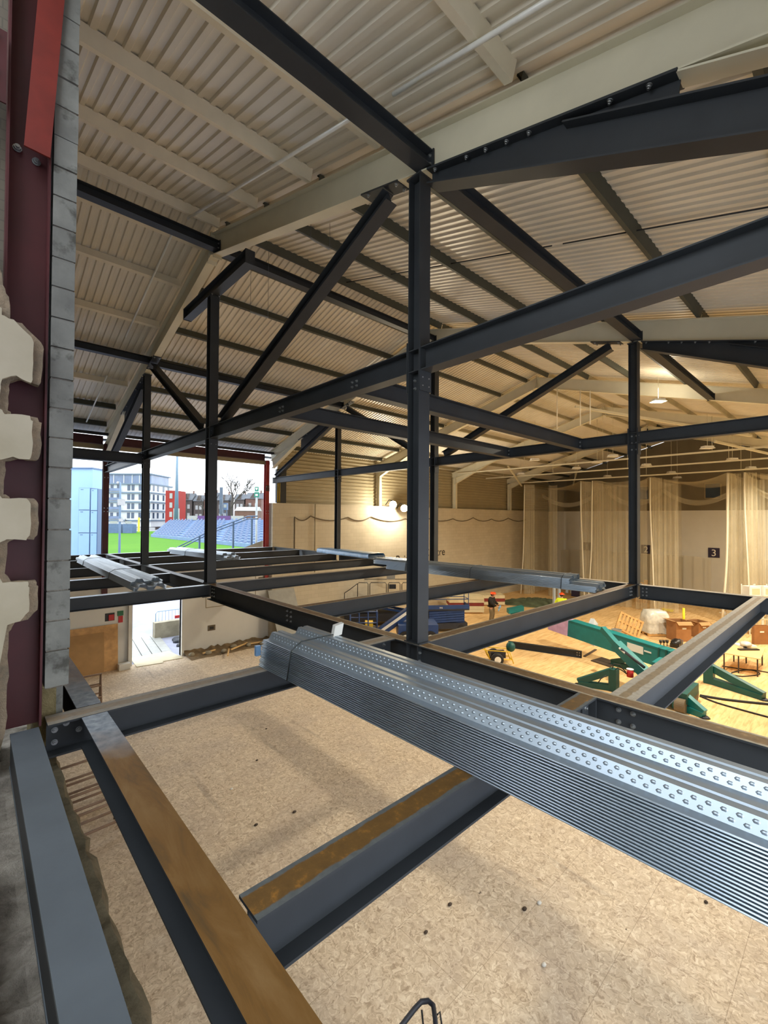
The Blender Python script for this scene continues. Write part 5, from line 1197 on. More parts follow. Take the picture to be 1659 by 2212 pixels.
tree(atg(275, 200), 6.5, 31, 'small bare bush in front of the pale apartment block', depth=4)
# scoreboard, cabin, boards
p = atg(473.5, 190); mb = MB(); mb.box((0, 0, 7.6), (1.4, 0.4, 19.2)); mb.box((0.45, 0.1, 0), (0.95, 0.3, 7.6)); tag(mb.build('scoreboard', 'window_dark', None, gframe(p)), 'dark upright scoreboard panel just right of the ridge column', 'scoreboard')
p = atg(482, 195); e = empty('camera_tower', p, 0, 'small blue scaffold tower with cabin beyond the seats', 'tower'); e.matrix_world = gframe(p)
mb = MB(); mb.box((0, 0, 9.6), (1.6, 1.6, 12.6)); mb.build('cabin', 'seat_blue', e)
mb = MB(); mb.box((0.2, -0.03, 10.6), (1.4, 0.0, 12.0)); mb.build('pane', 'board_white', e)
for x in (0, 1.4):
    for y in (0, 1.2): mb = MB(); mb.tube([(x, y, 0), (x, y, 9.6)], 0.09, 6); mb.build('post', 'rail_blue', e)
for z in (7.0, 8.3, 9.6): mb = MB(); mb.tube([(0, 0, z), (1.4, 0, z), (1.4, 1.2, z), (0, 1.2, z)], 0.05, 6, 0, True, True); mb.build('rail', 'rail_blue', e)
mb = MB(); mb.tube([(0, 0, 6.4), (1.4, 0, 8.4)], 0.05, 6); mb.build('brace', 'rail_blue', e)
for k, (x0, x1, m) in enumerate(((404, 425, 'board_white'), (427, 452, 'board_purple'), (466, 498, 'board_purple'), (499, 526, 'board_white'))):
    D = 182-0.23*(x0-404); p = atg(x0, D); w_ = (x1-x0)/F*D; mb = MB(); mb.box((0, 0, 5.2), (w_, 0.15, 6.9)); o = mb.build('advert_board', m, None, gframe(p))
    tag(o, ('short white board left of the purple boards behind the seats', 'purple board left of the ridge column behind the seats', 'purple board right of the ridge column behind the seats', 'white board right of the purple boards behind the seats')[k], 'board', 'boards behind the seats')
    if m == 'board_purple': mb = MB(); mb.box((0.6, -0.03, 5.75), (w_-0.6, -0.005, 6.25)); part(mb, 'lettering_band', 'board_white', o)
# terrace of blue seats
F0, F1, B0, B1 = at_d(326, 1154, 140), at_d(575, 1178, 88), at_d(366, 1122, 178), at_d(575, 1119.5, 128)
NR = 11; mb = MB()
for k in range(NR):
    a0, a1 = F0.lerp(B0, k/NR), F1.lerp(B1, k/NR); b0, b1 = F0.lerp(B0, (k+1)/NR), F1.lerp(B1, (k+1)/NR)
    z = a0.z; q = [a0, a1, b1, b0]; z1 = a0.z+0.0
    vs = [(v.x, v.y, ZG) for v in q]+[(a0.x, a0.y, a0.z), (a1.x, a1.y, a1.z), (b1.x, b1.y, a1.z), (b0.x, b0.y, a0.z)]
    mb.add(vs, [(0, 1, 5, 4), (1, 2, 6, 5), (2, 3, 7, 6), (3, 0, 4, 7), (4, 5, 6, 7)])
tag(mb.build('seating_terrace', 'terrace'), 'stepped pale blue terrace carrying rows of seats outside the open bay', 'terrace')
st = MB(); st.box((-0.24, -0.05, 0.0), (0.24, 0.38, 0.09)); st.add([(-0.24, 0.36, 0.05), (0.24, 0.36, 0.05), (0.24, 0.46, 0.50), (-0.24, 0.46, 0.50), (-0.24, 0.40, 0.05), (0.24, 0.40, 0.05), (0.24, 0.50, 0.50), (-0.24, 0.50, 0.50)], [(0, 1, 2, 3), (7, 6, 5, 4), (0, 4, 5, 1), (3, 2, 6, 7), (1, 5, 6, 2), (0, 3, 7, 4)]); sme = st.mesh('stadium_seat', 'seat_blue')
for k in range(NR):
    a0, a1 = F0.lerp(B0, (k+0.35)/NR), F1.lerp(B1, (k+0.35)/NR); base0, base1 = F0.lerp(B0, k/NR).z, F1.lerp(B1, k/NR).z
    L = (a1-a0).length; dd = (a1-a0); dd.z = 0; dd.normalize(); nn = Vector((-dd.y, dd.x, 0)); nn = nn if nn.dot(hf) > 0 else -nn
    n = 26
    for i in range(n):
        if i % 9 == 8: continue
        t = (i+0.5)/n; p = a0.lerp(a1, t); o = bpy.data.objects.new('stadium_seat', sme); COL.objects.link(o)
        s = L/n/0.55*0.55
        o.matrix_world = Matrix(((dd.x*s, nn.x*1.0, 0, p.x), (dd.y*s, nn.y*1.0, 0, p.y), (0, 0, 1.0, base0+(base1-base0)*t+0.06), (0, 0, 0, 1)))
        tag(o, 'blue plastic seat in the %s row of the terrace outside the open bay' % ORD[k], 'seat', 'blue seats, %s row' % ORD[k])
# hand rail, sign pole, camera pole
e = empty('hand_rail', at_d(470, 1180, 27), 0, 'blue-grey sloping handrail outside the open bay, before the seats', 'railing')
R_ = [at_d(372, 1188, 27), at_d(447, 1150, 27), at_d(473, 1139, 27), at_d(536, 1115, 27), at_d(556, 1115, 26)]
for dz in (0, -0.16):
    mb = MB(); mb.tube([p+Vector((0, 0, dz)) for p in R_], 0.035, 8); part(mb, 'rail', 'rail_blue', e)
for x, y in ((431, 1158), (504, 1127), (544, 1115)):
    p = at_d(x, y, 27); mb = MB(); mb.bar(p, (p.x, p.y, -4.2), 0.09, 0.09); part(mb, 'post', 'rail_blue', e)
mb = MB(); a, b_ = at_d(470, 1205, 26.5), at_d(566, 1168, 26.5); mb.add([tuple(a), tuple(b_), (b_.x, b_.y, -6.3), (a.x, a.y, -6.3), tuple(a+hf*0.4), tuple(b_+hf*0.4), (b_.x+hf.x*0.4, b_.y+hf.y*0.4, -6.3), (a.x+hf.x*0.4, a.y+hf.y*0.4, -6.3)], [(3, 2, 1, 0), (0, 1, 5, 4), (4, 5, 6, 7), (1, 2, 6, 5), (0, 4, 7, 3)])
tag(mb.build('stair_wall', 'block_tan'), 'rough tan wall under the sloping handrail outside', 'wall')
p = at_d(554, 1115, 30); e = empty('sign_pole', (p.x, p.y, ZG), 0, 'green and white sign on a white pole beside the bright red column', 'sign'); e.matrix_world = gframe((p.x, p.y, ZG))
zz = lambda y, d: -(y-1114.5)/F*d-ZG
mb = MB(); mb.tube([(0, 0, 0), (0, 0, zz(1071, 30))], 0.075, 10); mb.build('pole', 'pole_white', e)
mb = MB(); mb.box((-0.16, -0.03, zz(1071, 30)), (0.17, 0.03, zz(1059.5, 30))); s1 = mb.build('sign_panel', 'sign_green', e); mb = MB(); mb.box((-0.13, -0.03, zz(1058.5, 30)), (0.13, 0.03, zz(1048, 30))); s2 = mb.build('sign_panel', 'sign_green', e)
mb = MB(); c_ = zz(1053, 30); mb.add([(-0.09, -0.035, c_+0.08), (0.09, -0.035, c_+0.08), (0, -0.035, c_-0.10), (-0.09, -0.032, c_+0.08), (0.09, -0.032, c_+0.08), (0, -0.032, c_-0.10)], [(0, 1, 2), (5, 4, 3)]); mb.build('arrow', 'text_white', s2)
mb = MB(); c_ = zz(1065.5, 30); mb.box((-0.08, -0.036, c_-0.07), (0.08, -0.031, c_+0.05)); mb.build('symbol', 'text_white', s1)
p = at_d(259, 1115, 40); e = empty('camera_pole', (p.x, p.y, ZG), 0, 'slim blue-grey pole with boxes in front of the pale apartment block', 'pole'); e.matrix_world = gframe((p.x, p.y, ZG))
mb = MB(); mb.tube([(0, 0, 0), (0, 0, zz(1044, 40)), (-0.04, 0, zz(1041, 40)), (-0.15, 0, zz(1040, 40))], [0.12, 0.07, 0.06, 0.05], 10); mb.build('shaft', 'mast_blue', e)
mb = MB(); mb.box((-0.12, -0.2, zz(1090, 40)), (0.40, 0.1, zz(1077, 40))); mb.build('box', 'board_white', e)
mb = MB(); mb.box((0.0, -0.15, zz(1125, 40)), (0.25, 0.1, zz(1119, 40))); mb.build('box', 'board_white', e)
mb = MB(); mb.ball((-0.2, -0.05, zz(1041.5, 40)), 0.12, 8, 6); mb.build('camera_head', 'board_white', e)
for k, (x0, x1) in enumerate(((232, 256), (266, 286))):
    p = atg(x0, 170); w_ = (x1-x0)/F*170; mb = MB(); mb.prism([(0, 0), (0, 3.6), (3, 3.4), (3, 0)], 0, w_); o = mb.build('blue_canopy', 'seat_blue', None, gframe(p)); tag(o, '%s blue canopy at the foot of the pale apartment block' % ('left', 'right')[k], 'canopy', 'blue canopies')
    mb = MB(); mb.box((w_*0.25, -0.1, 3.7), (w_*0.9, 0.1, 4.6)); part(MB(), 'x', 'board_white', o) if False else mb.build('sign', 'board_white', o)
p = atg(298, 190); mb = MB(); mb.box((0, 0, 0), (0.6, 0.5, 6)); tag(mb.build('yellow_post', 'yellow_paint', None, gframe(p)), 'yellow post far off under the apartment block', 'post')
# pale blue plant cabinets beside the left open bay
D = 25.0; m_ = D/F; zq = lambda y: -(y-1112.5)*m_
e = empty('cladding_tower', atg(150, D, ZG), 0, 'pale blue smooth tower just outside the left open bay', 'tower'); e.matrix_world = gframe(atg(140, D+0.6, 0))
mb = MB(); mb.box((0, 0, ZG), ((200-140)*m_, 1.2, zq(1007))); mb.build('shaft', 'white_cabinet', e)
mb = MB(); mb.box((0, -0.1, zq(1007)), ((202-140)*m_, 1.3, zq(1004))); mb.build('cap', 'cabinet_dark', e)
for k, (x0, x1, rows) in enumerate(((170, 193, ((1052, 1098), (1100, 1147), (1149, 1205))), (196, 209, ((1054, 1099), (1101, 1147), (1149, 1205))))):
    e = empty('plant_cabinet', (0, 0, 0), 0, ('wide pale blue cabinet column outside the left open bay', 'narrow pale blue cabinet column beside the wide one')[k], 'cabinet', 'pale blue cabinets'); e.matrix_world = gframe(atg(x0, D-0.2, 0))
    w_ = (x1-x0)*m_; mb = MB(); mb.box((-0.03, 0.03, ZG), (w_+0.03, 0.7, zq(rows[0][0])+0.02)); mb.build('body', 'cabinet_dark', e)
    for a, b_ in rows:
        mb = MB(); mb.box((0, 0, zq(b_)), (w_, 0.05, zq(a))); dr = mb.build('door', 'white_cabinet', e)
        mb = MB(); mb.box((w_*0.15, -0.008, zq(a)-0.10), (w_*0.4, 0.0, zq(a)-0.06)); mb.build('vent', 'cabinet_dark', dr)
# what is seen through the doorway
mb = MB(); mb.slab([(DX0-3, YE+0.2), (DX1+6, YE+0.2), (DX1+6, YE+16), (DX0-3, YE+16)], ZG-0.02, ZG+0.03); struct(mb.build('ground', 'asphalt'))
for k in range(4):
    x = 5.2+k*0.42; mb = MB(); mb.slab([(x, YE+0.3), (x+0.38, YE+0.3), (x+0.9, YE+4.6), (x+0.5, YE+4.6)], ZG+0.03, ZG+0.09); tag(mb.build('walkway_board', 'grey_plastic'), 'grey walkway board outside the doorway, %s from the left' % ORD[k], 'board', 'walkway boards')
mb = MB(); mb.box((7.0, YE+3.9, ZG), (8.6, YE+4.3, ZG+0.85)); tag(mb.build('concrete_block', 'concrete'), 'mossy concrete block facing the doorway outside', 'block', 'concrete blocks outside')
mb = MB(); mb.box((8.3, YE+1.2, ZG), (8.7, YE+3.8, ZG+0.8)); tag(mb.build('concrete_block', 'concrete'), 'mossy concrete block along the right of the outside walkway', 'block', 'concrete blocks outside')
e = empty('site_barrier', (7.4, YE+5.2, ZG+0.03), 0, 'pale steel crowd barrier outside beyond the concrete block', 'barrier')
mb = MB(); mb.tube([(0, 0, 0.15), (0, 0, 1.05), (0.08, 0, 1.15), (1.92, 0, 1.15), (2.0, 0, 1.05), (2.0, 0, 0.15)], 0.02, 6); mb.tube([(0, 0, 0.2), (2, 0, 0.2)], 0.018, 6); mb.build('frame', 'white_cabinet', e)
for i in range(11): mb = MB(); mb.tube([(0.17*(i+0.9), 0, 0.2), (0.17*(i+0.9), 0, 1.15)], 0.010, 5); mb.build('bar', 'white_cabinet', e)
for x in (0.25, 1.75): mb = MB(); mb.bar((x, -0.3, 0.02), (x, 0.3, 0.02), 0.06, 0.04); mb.build('foot', 'white_cabinet', e)
mb = MB(); mb.box((8.15, YE+4.4, ZG+0.85), (9.0, YE+4.5, ZG+1.0)); mb.box((8.5, YE+4.4, ZG), (8.56, YE+4.5, ZG+0.85)); tag(mb.build('red_barrier_plank', 'red_plastic'), 'red and white barrier plank outside the doorway', 'barrier')
mb = MB(); random.seed(8)
for i in range(9): mb.ball((7.6+random.random()*0.9, YE+1.3+random.random()*1.8, ZG+0.08), (0.25, 0.2, 0.12), 8, 5)
tag(mb.build('scrap_sheeting', 'lift_dark'), 'crumpled dark sheeting beside the outside walkway', 'sheeting', kind='stuff')
# dark shutter edge beside the bright red column
mb = MB(); mb.box((11.65, YE-0.18, 0.78), (12.2, YE-0.0, 2.55)); o = tag(mb.build('shutter_box', 'black_gutter'), 'black shutter guide right of the bright red column above the pale wall', 'shutter')
for x in (11.70, 11.80): mb = MB(); mb.tube([(x, YE-0.20, 0.8), (x, YE-0.20, 2.5)], 0.02, 6); part(mb, 'guide_bar', 'yellow_paint', o)
LPEND, LHAL = 420.0, 90.0
# ------------------------------------------------------------------ far gable: signs, windows, nets
def wsign(y, txt, lab):
    mb = MB(); mb.box((X6-0.03, y-0.36, -2.82), (X6-0.005, y+0.36, -2.08)); o = tag(mb.build('number_sign', 'navy_sign'), lab, 'sign', 'lane number signs')
    text_obj(txt, 'number', 'text_white', 0.72, (X6-0.036, y, -2.70), (0, -1, 0), (0, 0, 1), o, 'CENTER')
wsign(17.3, '1', 'dark lane sign with white 1, half hidden by net folds'); wsign(12.45, '2', 'dark purple lane sign with white 2 on the far wall'); wsign(7.8, '3', 'dark purple lane sign with white 3 on the far wall')
for k, (y0, y1) in enumerate(((7.4, 8.3), (12.3, 13.05))):
    mb = MB(); mb.box((X6-0.03, y0, 1.75), (X6-0.004, y1, 2.8)); o = struct(mb.build('window_%d' % (k+1), 'window_dark'))
    mb = MB()
    for a, b_ in (((y0-0.05, 1.7), (y1+0.05, 1.7)), ((y1+0.05, 1.7), (y1+0.05, 2.85)), ((y1+0.05, 2.85), (y0-0.05, 2.85)), ((y0-0.05, 2.85), (y0-0.05, 1.7))): mb.bar((X6-0.03, a[0], a[1]), (X6-0.03, b_[0], b_[1]), 0.06, 0.05, (1, 0, 0))
    part(mb, 'window_frame', 'cladding_tan', o)
NX = 33.9
def curtain(p0, p1, zt, zb, amp, waves, sag=0.0, n=70, m=14, seed=1, drag=0.0):
    random.seed(seed); p0, p1 = Vector(p0), Vector(p1); d = (p1-p0); L = d.length; d /= L; nr = Vector((-d.y, d.x, 0)); ph = [random.uniform(0, 6.28) for _ in range(4)]
    vs = []
    for j in range(m+1):
        v = j/m
        for i in range(n+1):
            u = i/n; top = zt-sag*4*u*(1-u)
            a = amp*(0.55+0.45*v)*(math.sin(2*math.pi*waves*u+ph[0])+0.5*math.sin(2*math.pi*waves*2.3*u+ph[1])+0.3*math.sin(2*math.pi*waves*0.6*u+ph[2]+v*2))
            p = p0+d*(L*u)+nr*a+d*(drag*v*v); vs.append((p.x, p.y, top+(zb-top)*v))
    mb = MB(); mb.add(vs, [(j*(n+1)+i, j*(n+1)+i+1, (j+1)*(n+1)+i+1, (j+1)*(n+1)+i) for j in range(m) for i in range(n)], 0, True)
    return mb
NETS = [(19.3, 'first from the left wall'), (14.6, 'second from the left wall'), (13.75, 'third, close beside the second'), (9.9, 'just right of the column on the right'), (5.65, 'right of the sign numbered 3'), (4.85, 'nearest the right picture edge')]
for k, (y, t) in enumerate(NETS):
    e = empty('net_curtain', (0, 0, 0), 0, 'pale hanging practice net, '+t, 'net', 'practice net dividers')
    curtain((NX, y, 0), (X6-0.4, y-0.05, 0), 2.95, ZF+0.02, 0.10, 5, 0.22, seed=k+3).build('net', 'net_mesh', e)
    curtain((NX+0.05, y+0.02, 0), (NX+0.7, y-0.5, 0), 2.9, ZF+0.02, 0.09, 4, 0, 40, 10, seed=k+20).build('gathered_net', 'net_mesh', e)
    mb = MB(); pts = [(NX-0.02, y+0.02*math.sin(q), 2.9-(2.9-ZF)*q/8) for q in range(9)]; pts = [(a-0.0, b_+0.5*(q/8)**2*(1 if k % 2 == 0 else -1)*(0.6), c) for q, (a, b_, c) in enumerate(pts)]; mb.tube(pts, 0.045 if k != 4 else 0.07, 6); mb.build('edge_tape', 'tape_white', e)
for k, (y0, y1, amp, wv) in enumerate(((13.3, 11.3, 0.16, 5), (9.35, 8.5, 0.14, 3), (4.2, 3.0, 0.16, 3), (17.6, 16.9, 0.14, 2.5), (11.0, 10.3, 0.12, 2))):
    tag(curtain((NX+0.5+0.3*(k % 2), y0, 0), (NX+0.6+0.3*(k % 2), y1, 0), 2.85, ZF+0.02, amp, wv, 0.1, seed=k+40).build('drawn_net', 'net_mesh'), ('wide bunched net drawn across the lane behind the column on the right', 'bunched net left of the sign numbered 3', 'bunched net at the right picture edge', 'narrow bunched net by the left wall', 'second bunched net overlapping behind the column on the right')[k], 'net', 'drawn practice nets')
    tag(curtain((X6-0.5, y0+2.0, 0), (X6-0.5, y1-0.6, 0), -2.9, ZF+0.02, 0.12, wv*1.5, -0.15, seed=k+60).build('net_skirt', 'net_mesh'), '%s low net skirt along the foot of the far wall' % ORD[k], 'net', 'low net skirts')
ys = [19.3, 14.6, 13.75, 9.9, 5.65, 4.85, 1.0]
for k, (a, b_) in enumerate(((19.3, 14.6), (13.75, 9.9), (9.9, 5.65), (4.85, 1.0))):
    N, Q = 24, 8; vs = []
    for j in range(Q+1):
        x = NX+(X6-0.6-NX)*j/Q
        for i in range(N+1):
            u = i/N; vs.append((x, a+(b_-a)*u, 2.95-0.45*4*u*(1-u)+0.04*math.sin(7*u+j)))
    mb = MB(); mb.add(vs, [(j*(N+1)+i, j*(N+1)+i+1, (j+1)*(N+1)+i+1, (j+1)*(N+1)+i) for j in range(Q) for i in range(N)], 0, True)
    tag(mb.build('roof_net', 'net_mesh'), 'sagging net roof over the %s lane from the left wall' % ORD[k], 'net', 'net roofs')
    mb = MB(); pts = [(NX+3.0, a+(b_-a)*i/20, 2.3-0.9*4*(i/20)*(1-i/20)) for i in range(21)]
    for dz in (0,):
        vs = []; n = len(pts)
        for r in range(5): vs += [(p[0]+0.05*math.sin(r*2+i*0.7), p[1], p[2]-0.09*r) for i, p in enumerate(pts)]
        mb.add(vs, [(r*n+i, r*n+i+1, (r+1)*n+i+1, (r+1)*n+i) for r in range(4) for i in range(n-1)], 0, True)
    tag(mb.build('folded_net', 'net_mesh'), 'folded net band hanging in a swag over the %s lane from the left wall' % ORD[k], 'net', 'folded net swags')
mb = MB(); p = at_z(1215, 1262, ZF); mb.box((36.0, 15.6, ZF), (36.8, 16.3, ZF+1.6)); tag(mb.build('dark_crate', 'navy_sign'), 'dark upright crate behind the nets', 'crate')
for k, (y, h) in enumerate(((11.9, 1.9), (11.6, 1.5), (11.3, 1.7), (16.9, 1.6), (17.3, 1.3))):
    mb = MB(); mb.obox((37.5, y, ZF+h/2), (0.03, 0, 0.0), (0, 0.12, 0), (0.12, 0, h/2)); tag(mb.build('stacked_board', 'pallet_wood' if k < 3 else 'galv_pale'), '%s board leaning behind the nets %s' % (ORD[k % 3], 'left of the column on the right' if k < 3 else 'near the left wall'), 'board', 'boards behind the nets')
# net rails
for k, (x, z) in enumerate(((26.3, 3.35), (NX-0.15, 3.05), (30.2, 3.25))):
    mb = MB(); mb.bar((x, YE-0.4, z), (x, YN+0.3, z), 0.06, 0.08); o = tag(mb.build('net_rail', 'cream_paint'), ('pale rail across the hall nearest us, under the far roof', 'pale rail carrying the front edge of the nets', 'pale rail between the other two under the far roof')[k], 'rail', 'net rails')
    for y in (19.0, 15, 10.1, 5, 1.0):
        mb = MB(); mb.tube([(x, y, z+0.06), (x, y, rz(y)-0.0)], 0.010, 6); part(mb, 'drop_rod', 'cream_paint', o)
# crossing braces under the roof far away
for k, (a, b_) in enumerate((((X3+0.3, 8.5, 4.9), (X4-0.3, 3.5, 3.9)), ((X4+0.3, 16.5, 3.6), (X5-0.3, 19.5, 2.8)), ((X4+0.3, 5.0, 3.9), (X5-0.3, 2.0, 3.2)), ((X5+0.3, 15.0, 4.2), (X6-0.3, 18.5, 3.2)))):
    mb = MB(); mb.bar(a, b_, 0.10, 0.10); tag(mb.build('plan_brace', 'cream_paint'), '%s cream diagonal brace under the far roof, counted from the nearest' % ORD[k], 'brace', 'cream plan braces')
e = empty('cable_ladder', (0, 0, 0), 0, 'cream cable ladder slung under the roof beyond the second frame', 'cable tray')
for y in (11.2, 10.8):
    mb = MB(); mb.bar((17.0, y, 4.55), (25.5, y, 4.55), 0.05, 0.09); part(mb, 'side_rail', 'cream_paint', e)
for i in range(12): mb = MB(); mb.bar((17.3+i*0.7, 11.2, 4.55), (17.3+i*0.7, 10.8, 4.55), 0.04, 0.04); part(mb, 'rung', 'cream_paint', e)
for k, (x, y) in enumerate(((18.5, 9.0), (18.5, 8.0), (18.5, 7.6))):
    mb = MB(); mb.tube([(x, y, 3.9), (x, y, rz(y)-0.5)], 0.022, 6); tag(mb.build('drop_rod', 'tape_white'), '%s thin white drop rod under the third rafter' % ('left', 'middle', 'right')[k], 'rod', 'white drop rods')
# ------------------------------------------------------------------ lamps
def pendant(x, y, z, lit, lab):
    hz = 1114+0.0067*(x+60); d = F*z/(hz-y); p = at_d(x, y, d)
    e = empty('pendant_light', p, math.radians(-43), lab, 'light', 'pendant lights under the far roof')
    mb = MB(); mb.slab([(-0.30, -0.2), (0.30, -0.2), (0.30, 0.2), (-0.30, 0.2)], 0.10, 0.16)
    mb.add([(-0.36, -0.26, 0), (0.36, -0.26, 0), (0.36, 0.26, 0), (-0.36, 0.26, 0), (-0.28, -0.18, 0.11), (0.28, -0.18, 0.11), (0.28, 0.18, 0.11), (-0.28, 0.18, 0.11)], [(0, 1, 5, 4), (1, 2, 6, 5), (2, 3, 7, 6), (3, 0, 4, 7)]); mb.build('housing', 'white_plastic', e)
    mb = MB(); mb.box((-0.34, -0.24, 0.005), (0.34, 0.24, 0.02)); mb.build('lens', 'lamp_white' if lit else 'white_plastic', e)
    mb = MB(); mb.tube([(0, 0, 0.15), (0, 0, max(0.3, (rz(p.y)-p.z)/(0.6 if lit else 0.72)))], 0.015, 6); mb.build('stem', 'cream_paint', e)
    e.scale = (0.6,)*3 if lit else (0.72,)*3
    return e, p
for k, (x, y, z) in enumerate(((1155, 995, 3.4), (1125, 1025, 3.3), (1245, 1013, 3.4), (1324, 987, 3.4), (1312, 1030, 3.3), (1396, 1006, 3.4), (1450, 1022, 3.3), (1528, 969, 3.4), (1582, 994, 3.4), (1622, 1012, 3.3), (1463, 1033, 3.2), (1290, 1000, 3.4))):
    pendant(x, y, z, False, 'white unlit pendant light under the far roof, %s of twelve from left' % ORD[sorted([1155, 1125, 1245, 1324, 1312, 1396, 1450, 1528, 1582, 1622, 1463, 1290]).index(x)])
e, lp_ = pendant(1422, 868, 4.15, True, 'lit white pendant light right of the column on the right')
def lamp(name, kind, loc, energy, color, size=0.15, target=None, spot=None):
    l = bpy.data.lights.new(name, kind); l.energy = energy; l.color = color
    if kind == 'POINT': l.shadow_soft_size = size
    if kind == 'SPOT': l.shadow_soft_size = size; l.spot_size = spot; l.spot_blend = 0.6
    o = bpy.data.objects.new(name, l); COL.objects.link(o); o.location = loc
    if target is not None: o.rotation_euler = (Vector(target)-Vector(loc)).to_track_quat('-Z', 'Y').to_euler()
    return o
WARM = (1.0, 0.90, 0.72)
lamp('pendant_beam', 'SPOT', lp_+Vector((0, 0, -0.05)), LPEND*2.2, WARM, 0.2, lp_-Vector((0, 0, 5)), math.radians(165))
lamp('pendant_glow', 'POINT', lp_+Vector((0, 0, 0.30)), 14, WARM, 0.08)
for k, (X_, Y_) in enumerate(((22.5, 2.2), (30.0, 1.6), (36.5, 1.8))):  # unseen pendants added to brighten the far wall
    z_ = 3.0; hp_ = Vector((X_, Y_, z_)); e, q = pendant(1422, 868, 4.15, True, '%s added unseen pendant light beyond the right picture edge, brightening the far hall' % ORD[k]); e.location = hp_
    lamp('pendant_beam', 'SPOT', hp_+Vector((0, 0, -0.05)), 620, WARM, 0.2, hp_-Vector((0, 0, 5)), math.radians(168))
for k, (x, y) in enumerate(((849, 1090), (873, 1098))):
    p = at_y(x, y, YE-1.05); e = empty('site_floodlight', p, 0, ('left', 'right')[k]+' glaring site floodlight bracketed to the pale left wall', 'light', 'site floodlights')
    tgt = Vector((6+3*k, 4, -2)); dv = (tgt-p).normalized()
    mb = MB(); bt = -dv; mb.tube([p, p+bt*0.14, p+bt*0.2], [0.24, 0.22, 0.12], 16); part(mb, 'head', 'black_plastic', e)
    mb = MB(); mb.tube([p+dv*0.005, p+dv*0.03], [0.225, 0.215], 16); part(mb, 'lens', 'lamp_warm', e)
    mb = MB(); mb.tube([p+bt*0.1+Vector((0, 0, 0.22)), p+bt*0.1+Vector((0, 0.35, 0.3)), (p.x, YE-0.38, p.z+0.0)], 0.03, 8); part(mb, 'bracket', 'black_plastic', e)
    lamp('floodlight_glow', 'POINT', p+dv*0.25, LHAL, WARM, 0.15)
# ------------------------------------------------------------------ people
def skin_mesh(verts, edges, radii, name, mats, sub=1, root=0):
    me = bpy.data.meshes.new(name); me.from_pydata([tuple(v) for v in verts], edges, [])
    o = bpy.data.objects.new(name, me); COL.objects.link(o)
    sk = o.modifiers.new('skin', 'SKIN'); sk.use_smooth_shade = True
    for i, r in enumerate(radii):
        r = r if isinstance(r, tuple) else (r, r); me.skin_vertices[0].data[i].radius = r
    me.skin_vertices[0].data[root].use_root = True
    sb_ = o.modifiers.new('sub', 'SUBSURF'); sb_.levels = sub; sb_.render_levels = sub
    bpy.context.view_layer.update()
    m2 = bpy.data.meshes.new_from_object(o.evaluated_get(bpy.context.evaluated_depsgraph_get()))
    bpy.data.objects.remove(o); m2.name = name
    m2.materials.clear(); m2.materials.append(M[mats])
    for p in m2.polygons: p.use_smooth = True
    r = bpy.data.objects.new(name, m2); COL.objects.link(r); return r
